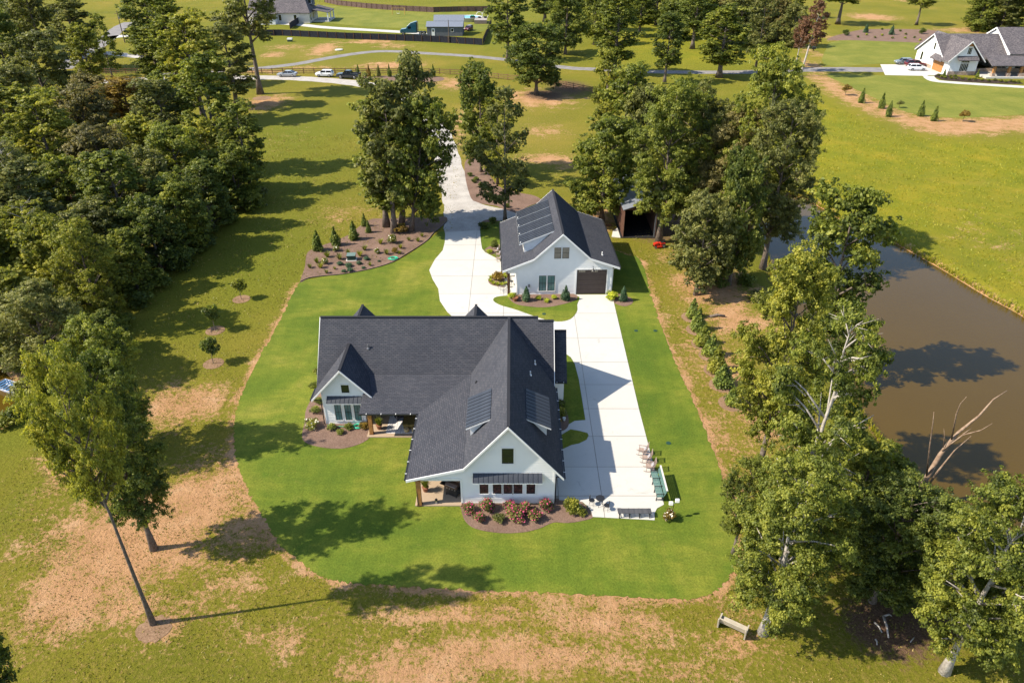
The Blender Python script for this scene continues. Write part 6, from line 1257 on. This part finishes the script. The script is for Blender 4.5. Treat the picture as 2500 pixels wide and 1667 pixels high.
# ---------------------------------------------------------------- patio furniture
def rocker(loc, rz, label, m, group='rocking chairs on the patio'):
    T = root('rocking_chair', label, 'rocking chair', loc, rz, group); T.scale = (.92, .92, .92)      # faces -X
    for s in (-1, 1):
        y = s*.29
        mb = MB(); mb.tube([(x, y, .03+.10*(x/.5)**2) for x in np.linspace(-.5, .55, 8)], .022, 5); mb.build('rocker', m, T)
        mb = MB(); mb.bar((-.26, y, .04), (-.26, y, .62), .04); mb.build('leg', m, T)
        mb = MB(); mb.bar((.22, y, .05), (.50, y, 1.14), .04); mb.build('back_post', m, T)
        mb = MB(); mb.bar((-.34, y*1.06, .63), (.32, y*1.06, .63), .075, .03); mb.build('armrest', m, T)
    mb = MB(); mb.hexa([(-.3, -.28, .40), (.24, -.28, .36), (.24, .28, .36), (-.3, .28, .40), (-.3, -.28, .43), (.24, -.28, .39), (.24, .28, .39), (-.3, .28, .43)]); mb.build('seat', m, T)
    me = MB(); me.bar((.285, 0, .42), (.475, 0, 1.08), .055, .018, (0, 1, 0)); me = me.mesh('back_slat'); me.materials.append(m)
    for i in range(6): o = link('back_slat', me, T); o.location.y = -.22+i*.088
    mb = MB(); mb.bar((.475, -.31, 1.10), (.475, .31, 1.10), .04, .07); mb.build('top_rail', m, T)
    mb = MB(); mb.hexa([(.10, -.2, .42), (.2, -.2, .40), (.2, .2, .40), (.10, .2, .42), (.26, -.19, .76), (.36, -.19, .74), (.36, .19, .74), (.26, .19, .76)]); c = mb.build('cushion', M_CUSH, T); b = c.modifiers.new('bevel', 'BEVEL'); b.width = .04; b.segments = 2
    return T
Zq = lambda x, y: G(1480+x/6.815, 1060+y/6.815, .05)
for i, (x, y) in enumerate([(595, 320), (655, 445), (715, 590)]):
    q = Zq(x, y); rocker((q.x, q.y, .05), R_(-12+3*i), ['rocking chair farthest from the bench on the patio edge', 'middle rocking chair of the patio row', 'rocking chair next to the green bench'][i], M_CHAIRW)
def slat_bench(name, label, loc, rz, L, m, m2, back=True, legs=4):
    T = root(name, label, 'bench', loc, rz)       # long axis Y, faces -X
    me = MB(); me.box((0, -L/2, 0), (.085, L/2, .03)); me = me.mesh('seat_slat'); me.materials.append(m)
    for i in range(5): o = link('seat_slat', me, T); o.location = (-.26+i*.1, 0, .43)
    if back:
        me = MB(); me.box((0, -L/2, 0), (.03, L/2, .085)); me = me.mesh('back_slat'); me.materials.append(m)
        for i in range(5): o = link('back_slat', me, T); o.location = (.27+i*.03, 0, .52+i*.1)
        mb = MB(); mb.box((.36, -L/2, 1.02), (.48, L/2, 1.06)); mb.build('top_rail', m2, T)
    for i in range(legs):
        y = -L/2+.12+i*(L-.24)/(legs-1)
        mb = MB(); mb.bar((-.26, y, 0), (-.22, y, .43), .06); mb.bar((.28, y, 0), (.24, y, .43), .06); mb.bar((-.26, y, .40), (.28, y, .40), .05); mb.bar((-.25, y, .14), (.26, y, .14), .035)
        if back: mb.bar((.26, y, .4), (.44, y, 1.02), .05); mb.bar((-.28, y, .64), (.3, y, .64), .05, .03); mb.bar((-.26, y, .43), (-.27, y, .64), .04)
        mb.build('leg_frame', M_BMETAL, T)
    return T
a, b = Zq(790, 690), Zq(890, 1120)
slat_bench('slatted_bench', 'long green slatted bench along the patio edge', ((a.x+b.x)/2, (a.y+b.y)/2, .05), 0, abs(a.y-b.y), M_GREENP, mat('pale_top_rail', (.55, .52, .5), rough=.6))
a, b = Zq(245, 1370), Zq(690, 1390)
slat_bench('backless_bench', 'long dark backless bench at the patio front edge', ((a.x+b.x)/2, (a.y+b.y)/2+.2, .05), R_(90), abs(b.x-a.x)+.5, mat('dark_bench_wood', (.05, .05, .055), (.10, .10, .105), 5, .55, .4), M_BMETAL, False)
def bistro_chair(loc, rz, label):
    T = root('bistro_chair', label, 'chair', loc, rz, 'bistro set'); mb = MB(); mb.lathe([(.2, .44), (.21, .46), (.2, .475)], 14); mb.build('seat', M_BMETAL, T)
    for i in range(4): a = math.pi/4+i*math.pi/2; mb = MB(); mb.tube([(.16*math.cos(a), .16*math.sin(a), .44), (.22*math.cos(a), .22*math.sin(a), 0)], .013, 5); mb.build('leg', M_BMETAL, T)
    mb = MB(); mb.tube([(.17, .17*math.cos(t), .46+.46*math.sin(t)) for t in np.linspace(0, math.pi, 12)], .014, 5); mb.tube([(.17, .09*math.cos(t), .6+.12*math.sin(t)) for t in np.linspace(0, 6.28, 12)], .01, 5); mb.tube([(.17, 0, .46), (.17, 0, .92)], .01, 5); mb.build('backrest', M_BMETAL, T)
Z3 = lambda x, y: G(1280+x/2.8, 780+y/2.8, .05)
q = Z3(460, 1265); bistro_chair((q.x, q.y, .05), R_(160), 'left black wrought-iron bistro chair'); q = Z3(560, 1300); bistro_chair((q.x, q.y, .05), R_(-20), 'right black wrought-iron bistro chair')
q = Z3(515, 1270); T = root('bistro_table', 'small round black bistro table between two iron chairs', 'table', (q.x, q.y, .05)); mb = MB(); mb.lathe([(.3, .70), (.32, .71), (.32, .735), (.3, .74)], 20); mb.build('tabletop', M_BMETAL, T)
for i in range(3): a = i*2.1; mb = MB(); mb.tube([(.1*math.cos(a), .1*math.sin(a), .7), (.05*math.cos(a), .05*math.sin(a), .4), (.26*math.cos(a), .26*math.sin(a), 0)], .014, 5); mb.build('leg', M_BMETAL, T)
# twin floodlights
q = G(1480+1085/6.815, 1060+1400/6.815); T = root('floodlight_post', 'thin post with two white floodlights by the lawn corner', 'floodlight', (q.x, q.y, .0)); mb = MB(); mb.tube([(0, 0, 0), (0, 0, 1.35)], .025, 6); mb.build('post', M_DWOOD, T); mb = MB(); mb.bar((-.22, 0, 1.35), (.28, .18, 1.42), .035); mb.build('crossarm', M_RIM, T)
for dx, dy, dz in ((-.2, 0, 1.47), (.27, .18, 1.55)): mb = MB(); mb.hexa([(dx-.13, dy-.1, dz-.11), (dx+.13, dy-.1, dz-.11), (dx+.13, dy+.05, dz-.13), (dx-.13, dy+.05, dz-.13), (dx-.13, dy-.06, dz+.11), (dx+.13, dy-.06, dz+.11), (dx+.13, dy+.1, dz+.09), (dx-.13, dy+.1, dz+.09)]); mb.build('lamp_head', M_WHITEP, T)
# tan bench by the oak
q = G(1786, 1540); T = root('tan_bench', 'tan wooden garden bench on dry grass by the pale oak trunk', 'bench', (q.x, q.y, 0), R_(-32))
mb = MB(); mb.box((-.8, -.05, .40), (.8, .42, .46)); mb.build('seat', M_TAUPE, T); mb = MB(); mb.hexa([(-.8, -.12, .44), (.8, -.12, .44), (.8, -.05, .44), (-.8, -.05, .44), (-.8, -.3, .95), (.8, -.3, .95), (.8, -.23, .95), (-.8, -.23, .95)]); mb.build('backrest', M_TAUPE, T)
for s in (-1, 1): mb = MB(); mb.prism([(s*.80-.04, -.2, 0), (s*.80-.04, .42, 0), (s*.80-.04, .46, .62), (s*.80-.04, -.2, .66), (s*.80-.04, -.34, .98), (s*.80-.04, -.42, .98)], (.08, 0, 0)); mb.build('end_panel', M_TAUPE, T)
# fallen branches
for i, (x0, y0, x1, y1, r) in enumerate([(1035, 1240, 1060, 1345, .09), (990, 1268, 1028, 1318, .06), (995, 1352, 1003, 1380, .06), (1170, 1365, 1190, 1340, .04)]):
    a, b = G(1650+x0/2.045, 900+y0/2.045), G(1650+x1/2.045, 900+y1/2.045); T = root('fallen_branch', ['longest forked', 'thin', 'shortest', 'small far'][i]+' fallen branch on leaf litter between the right oaks', 'branch', (a.x, a.y, 0)); mb = MB(); dv = b-a; mb.tube([(0, 0, r), dv*.5+Vector((.05, .04, r*1.3)), dv+Vector((0, 0, r*.8))], [r, r*.8, r*.5], 6)
    if i == 0: mb.tube([(0, 0, r), (.35, .1, .16), (.5, .02, .1)], [r*.8, r*.6, r*.3], 5)
    mb.build('limb', M_PALE, T, True)
# log on the slope
a, b = G(1732, 775), G(1770, 774); T = root('fallen_log', 'dark log lying on the dirt slope above the evergreens', 'log', (a.x, a.y, .05)); mb = MB(); mb.tube([(0, 0, .08), (b-a)*.5+Vector((0, .2, .12)), (b-a)+Vector((0, 0, .08))], [.13, .15, .11], 8); mb.build('log', M_BARK, T, True)
# utility boxes
q = Zb(625, 700); T = root('utility_box', 'green transformer box with pale lid in the big mulch bed', 'utility box', (q.x, q.y, .04), R_(4)); mb = MB(); mb.box((-.45, -.35, 0), (.5, .45, .62)); mb.build('cabinet', M_UTIL, T); mb = MB(); mb.hexa([(-.5, -.4, .62), (.55, -.4, .62), (.55, .5, .66), (-.5, .5, .66), (-.5, -.4, .67), (.55, -.4, .67), (.55, .5, .72), (-.5, .5, .72)]); mb.build('lid', M_UTILT, T); mb = MB(); mb.box((-.6, -.5, -.05), (.65, .6, .06)); mb.build('pad', M_CONC, T)
q = U(268, 400); T = root('utility_box', 'small grey-white utility pedestal on grass below the black fence', 'utility box', (q.x, q.y, 0)); mb = MB(); mb.box((-.7, -.5, 0), (.7, .5, .55)); mb.build('cabinet', M_UTIL, T); mb = MB(); mb.box((-.75, -.55, .55), (.75, .55, 1.0)); mb.build('lid', M_WHITEP, T)
q = G(1985, 126); T = root('utility_box', 'dark box on a post by the neighbour lawn corner', 'utility box', (q.x, q.y, 0)); mb = MB(); mb.box((-.1, -.1, 0), (.1, .1, .7)); mb.build('post', M_RAIL, T); mb = MB(); mb.box((-.5, -.35, .6), (.5, .35, 1.2)); mb.build('cabinet', M_BMETAL, T)
q = U(735, 482); T = root('concrete_lid', 'pale concrete lid lying in the rough grass', 'lid', (q.x, q.y, 0)); mb = MB(); mb.lathe([(1.2, 0), (1.2, .2), (1.1, .25)], 14); mb.build('lid', M_CONC, T)
# hoses
def hose(label, c, r, tail=None):
    T = root('garden_hose', label, 'hose', (c.x, c.y, .06)); mb = MB(); g = random.Random(5)
    mb.tube([(math.cos(a)*r*(.75+.25*math.sin(a*.37)), math.sin(a)*r*.8*(.75+.25*math.cos(a*.29)), .03+.012*a/6.28+.02*math.sin(a*2.3)) for a in np.linspace(0, 38, 150)], .028, 5); mb.build('coil', M_GREEN, T)
    if tail: mb = MB(); mb.tube([v-Vector((c.x, c.y, .06)) for v in tail], .022, 5); mb.build('loose_end', M_GREEN, T)
q = Zh(400, 843); hose('coiled green garden hose in the left gable bed', q, .42, [Vector((-15.3, 47.0, .1)), Vector((-14.6, 46.85, .09)), Vector((-13.6, 46.8, .09)), q+Vector((-.4, .1, .09))])
hose('pale green hose coiled in the big mulch bed edge', Zb(1085, 690), .62)
# porch things
def fern(p, s_, label):
    T = root('potted_fern', label, 'potted plant', p); mb = MB(); mb.lathe([(.16, 0), (.24, .38), (.27, .4), (.22, .4)], 12); mb.build('pot', M_TERRA, T)
    o = link('fronds', TUFTS[0], T); o.scale = (s_, s_, s_*.8); o.location.z = .36; o2 = link('fronds', TUFTS[1], T); o2.scale = (s_*.8, s_*.8, s_); o2.location.z = .36
    for x in (o, o2): x.material_slots[0].link = 'OBJECT'; x.material_slots[0].material = L_MID
fern((-6.35, 39.2, .1), 1.0, 'fern in a pot beside the front porch post'); fern((-10.9, 46.5, .1), .95, 'fern in a pot by the patio cedar post')
def grill():
    T = root('barbecue_grill', 'black gas barbecue with open side shelf on the front porch', 'barbecue', (-4.3, 38.9, .1), R_(-28))
    mb = MB(); mb.box((-.45, -.28, .1), (.45, .28, .8)); b = mb.build('cabinet', M_BMETAL, T)
    mb = MB(); mb.prism([(-.48, -.3, .8), (-.48, .3, .8), (-.48, .3, .98), (-.48, .12, 1.15), (-.48, -.15, 1.15), (-.48, -.3, 1.0)], (.96, 0, 0)); mb.build('lid', mat('brown_grill_lid', (.10, .06, .045), rough=.35, spec=.5), T)
    for s in (-1, 1): mb = MB(); mb.box((s*.72-.24, -.26, .78), (s*.72+.24, .26, .82)); mb.build('side_shelf', M_BMETAL, T)
    mb = MB(); mb.tube([(-.38, -.34, 1.0), (.38, -.34, 1.0)], .018, 6); mb.build('handle', M_RIM, T)
    for i in range(4): mb = MB(); mb.box((-.36+i*.22, -.31, .68), (-.28+i*.22, -.28, .75)); mb.build('knob', M_RIM, T)
    for x in (-.4, .4):
        for y in (-.24, .24): mb = MB(); mb.lathe([(.05, 0), (.05, .1)], 8, (x, y, 0)); mb.build('caster', M_TYRE, T)
grill()
T = root('lantern', 'small grey lantern standing at the porch slab edge', 'lantern', (-5.45, 37.95, .1)); mb = MB(); mb.box((-.1, -.1, 0), (.1, .1, .05)); mb.box((-.07, -.07, .05), (.07, .07, .3)); mb.build('body', M_RIM, T); mb = MB(); mb.prism([(-.1, -.1, .3), (.1, -.1, .3), (0, -.1, .4)], (0, .2, 0)); mb.build('cap', M_BMETAL, T)
T = root('outdoor_rug', 'pale striped rug on the covered patio', 'rug', (-8.6, 47.1, .105)); mb = MB(); mb.box((-1.7, -1.2, 0), (1.75, 1.5, .015)); r = mb.build('weave', M_RUG, T)
for i in range(9): mb = MB(); mb.box((-1.69+i*.39, -1.19, .015), (-1.66+i*.39, 1.49, .02)); mb.build('stripe', M_CUSH, T)
T = root('patio_table', 'square olive wood fire table on the patio rug', 'table', (-8.3, 47.0, .125)); mb = MB(); mb.box((-.6, -.6, .05), (.6, .6, .48)); b = mb.build('body', M_FIRET, T)
for i in range(6): mb = MB(); mb.box((-.66, -.66+i*.222, .48), (.66, -.66+i*.222+.212, .53)); mb.build('top_board', M_FIRET, T)
for i, x in enumerate((-.25, .28)):
    T2 = root('footstool', ['left', 'right'][i]+' tan footstool tucked at the fire table front', 'footstool', (-8.3+x*1.2, 46.15, .125)); mb = MB(); mb.lathe([(.2, 0), (.22, .06), (.22, .22), (.18, .28)], 12); mb.build('cushion', mat('tan_cushion', (.45, .33, .18), rough=.9), T2)
for i, (x, y, rz) in enumerate([(-9.35, 48.0, R_(-60)), (-7.1, 48.1, R_(-110)), (-7.0, 46.7, R_(170))]):
    T = root('patio_chair', ['left dark patio chair with pale pillow', 'right dark patio chair with pale pillow', 'dark patio chair nearest the wing eave'][i], 'chair', (x, y, .125), rz, 'patio chairs')
    mb = MB(); mb.box((-.38, -.38, .22), (.38, .38, .42)); mb.build('seat', M_BLKF, T); mb = MB(); mb.hexa([(-.48, -.38, .3), (-.36, -.38, .3), (-.36, .38, .3), (-.48, .38, .3), (-.6, -.38, .9), (-.5, -.38, .9), (-.5, .38, .9), (-.6, .38, .9)]); mb.build('backrest', M_BLKF, T)
    for s in (-1, 1):
        mb = MB(); mb.box((-.42, s*.42-.04, .1), (.4, s*.42+.04, .58)); mb.build('armrest', M_BLKF, T)
        for xx in (-.36, .34): mb = MB(); mb.box((xx-.03, s*.4-.03, 0), (xx+.03, s*.4+.03, .22)); mb.build('leg', M_BLKF, T)
    mb = MB(); mb.hexa([(-.38, -.22, .44), (-.22, -.22, .42), (-.22, .22, .42), (-.38, .22, .44), (-.48, -.2, .82), (-.36, -.2, .84), (-.36, .2, .84), (-.48, .2, .82)]); c = mb.build('pillow', M_CUSH, T)
# barn porch chairs
for i, (x, y) in enumerate([(800, 755), (822, 785), (828, 825)]):
    q = Zc(x, y); rocker((q.x, q.y, .06), R_(10), ['far', 'middle', 'near'][i]+' rocking chair of the row by the barn porch', M_CHAIRW, 'rocking chairs by the barn')
for i, (x, y) in enumerate([(905, 1075), (945, 1050)]):
    q = Zc(x, y); bistro_chair((q.x, q.y, .06), R_(40+100*i), ['outer', 'inner'][i]+' iron chair at the barn porch corner')
q = Zc(860, 1110); T = root('wire_table', 'pale wire table on the drive by the barn porch', 'table', (q.x, q.y, .05)); mb = MB(); mb.tube([(math.cos(a)*.5, math.sin(a)*.5, .5) for a in np.linspace(0, 6.283, 20)], .02, 5); mb.build('rim', M_RIM, T)
for i in range(7): mb = MB(); x = -.42+i*.14; h_ = math.sqrt(.25-x*x); mb.bar((x, -h_, .5), (x, h_, .5), .02); mb.build('wire', M_RIM, T)
for i in range(3): a = i*2.1; mb = MB(); mb.tube([(.4*math.cos(a), .4*math.sin(a), .5), (.45*math.cos(a), .45*math.sin(a), 0)], .015, 5); mb.build('leg', M_RIM, T)
q = Zc(970, 1195); T = root('planter_pot', 'dark brown pot at the barn porch corner', 'pot', (q.x+.1, q.y-.1, .09)); mb = MB(); mb.lathe([(.2, 0), (.32, .4), (.34, .42), (.28, .42), (.28, .36)], 14); mb.build('pot', M_TERRA, T)
T = root('white_pot', 'small white pot in the bed beside the right eave', 'pot', (4.35, 47.65, .09)); mb = MB(); mb.lathe([(.1, 0), (.14, .25), (.15, .26), (.12, .26), (.11, .2)], 12); mb.build('pot', M_WHITEP, T)
# lawn drain covers
for i, (x, y) in enumerate([(1553, 808), (1600, 808), (1632, 1082), (1328, 768)]):
    q = G(x, y); T = root('drain_cover', ['left drain cover right of the drive', 'right drain cover beside the drive', 'drain cover behind the rocking chairs', 'drain cover on the barn lawn island'][i], 'drain', (q.x, q.y, .025 if i < 3 else .075)); mb = MB(); mb.lathe([(.2, 0), (.2, .02), (.18, .025)], 14); mb.build('ring', M_UTIL, T)
# row boat on the left pond
q = G(25, 950, -.6); T = root('rowing_boat', 'white and blue rowing boat at the left pond bank', 'boat', (q.x, q.y, -.66), R_(-28))
mb = MB(); st = [(-1.5, .55, .42), (-.8, .66, .40), (0, .70, .40), (.9, .58, .44), (1.6, .12, .6)]
for x, hw, zt in st: mb.v += [Vector((x, -hw, zt)), Vector((x, -hw*.75, .05)), Vector((x, 0, 0)), Vector((x, hw*.75, .05)), Vector((x, hw, zt))]
for i in range(4):
    for j in range(4): mb.f.append((i*5+j, i*5+j+1, (i+1)*5+j+1, (i+1)*5+j))
mb.f.append((0, 1, 2, 3, 4)); h_ = mb.build('hull', mat('pale_boat', (.55, .57, .66), (.65, .66, .74), 3, .5), T); sd = h_.modifiers.new('s', 'SOLIDIFY'); sd.thickness = .04
for i in range(5): mb = MB(); x = -1.3+i*.42; mb.box((x, -.6, .36), (x+.2, .6, .41)); mb.build('deck_slat', mat('blue_slat', (.05, .14, .30), (.08, .2, .38), 4, .5), T)
mb = MB(); mb.bar((1.1, .1, .4), (1.9, .8, 1.1), .05); mb.build('oar', M_PALE, T)

# ---------------------------------------------------------------- rough grass blades standing in the field (too many to count)
def rough_grass(name, label, n, box, size, m, seed, keep):
    g = np.random.default_rng(seed); x = g.uniform(box[0], box[1], n); y = g.uniform(box[2], box[3], n)
    cl = (np.sin(x*.9+2*np.sin(y*.7))+np.cos(y*1.1+1.5*np.sin(x*.6)))*.5+g.normal(size=n)*.55
    k = (cl > -.15) & keep(x, y); x, y = x[k], y[k]; n = len(x)
    a = g.uniform(0, 6.28, n); h = size*g.uniform(.5, 1.3, n); wd = size*g.uniform(.25, .5, n); le = size*.7
    dx, dy = np.cos(a), np.sin(a); lx, ly = g.normal(size=n)*le, g.normal(size=n)*le
    v = np.stack([np.stack([x-dx*wd, y-dy*wd, np.zeros(n)], 1), np.stack([x+dx*wd, y+dy*wd, np.zeros(n)], 1), np.stack([x+lx, y+ly, h], 1)], 1).reshape(-1, 3)
    me = bpy.data.meshes.new(name); me.vertices.add(3*n); me.vertices.foreach_set('co', v.ravel()); me.loops.add(3*n); me.loops.foreach_set('vertex_index', np.arange(3*n, dtype=np.int32))
    me.polygons.add(n); me.polygons.foreach_set('loop_start', np.arange(0, 3*n, 3, dtype=np.int32)); me.update()
    at = me.attributes.new('tone', 'FLOAT', 'FACE'); at.data.foreach_set('value', g.random(n).astype(np.float32)); me.materials.append(m)
    tag(link(name, me), label, 'grass', None, 'stuff')
L_GRASS = leaf_material('grass_blade', (.075, .082, .012), (.125, .118, .018), (.24, .17, .05), .3)
L_MEAD = leaf_material('meadow_blade', (.105, .125, .008), (.16, .16, .010), (.22, .18, .015), .3)
out_lawn = lambda x, y: ~inside(x, y, LAWNS) & ~inside(x, y, POND_R) & ~inside(x, y, POND_L)
rough_grass('rough_grass', 'short dry grass tufts scattered over the rough ground', 70000, (-38, 32, 22, 62), .10, L_GRASS, 3, out_lawn)
rough_grass('rough_grass', 'grass tufts scattered over the upper left field', 45000, (-48, 22, 62, 135), .15, L_GRASS, 4, lambda x, y: out_lawn(x, y) & ((x < -8) | (x > 12)))
rough_grass('meadow_grass', 'tall yellow-green meadow grass beyond the pond', 70000, (30, 130, 50, 180), .2, L_MEAD, 5, lambda x, y: inside(x, y, MEADOW) & ~inside(x, y, POND_R))
L_LITTER = leaf_material('dead_leaf', (.08, .045, .022), (.17, .105, .055), (.28, .19, .10), .1)
rough_grass('fallen_leaves', 'brown fallen leaves and twigs scattered over the rough ground', 16000, (-36, 30, 23, 60), .06, L_LITTER, 8, out_lawn)
def pond_margin(name, label, poly, n, seed, m):
    g = np.random.default_rng(seed); P = np.array([(p[0], p[1]) for p in poly]); i = g.integers(0, len(P), n); t = g.random(n)[:, None]
    q = P[i]*(1-t)+P[(i+1) % len(P)]*t+g.normal(size=(n, 2))*.35; k = ~inside(q[:, 0], q[:, 1], poly); q = q[k]; n = len(q); a = g.uniform(0, 6.28, n); h = g.uniform(.2, .55, n)
    v = np.stack([np.stack([q[:, 0]-np.cos(a)*.05, q[:, 1]-np.sin(a)*.05, np.full(n, -.55)], 1), np.stack([q[:, 0]+np.cos(a)*.05, q[:, 1]+np.sin(a)*.05, np.full(n, -.55)], 1), np.stack([q[:, 0]+g.normal(size=n)*.15, q[:, 1]+g.normal(size=n)*.15, h-.35], 1)], 1).reshape(-1, 3)
    me = bpy.data.meshes.new(name); me.from_pydata([tuple(r) for r in v], [], [(3*j, 3*j+1, 3*j+2) for j in range(n)]); at = me.attributes.new('tone', 'FLOAT', 'FACE'); at.data.foreach_set('value', g.random(n).astype(np.float32)); me.materials.append(m)
    tag(link(name, me), label, 'grass', None, 'stuff')
pond_margin('bank_grass', 'weedy grass fringe along the right pond bank', POND_R, 9000, 6, L_MEAD)
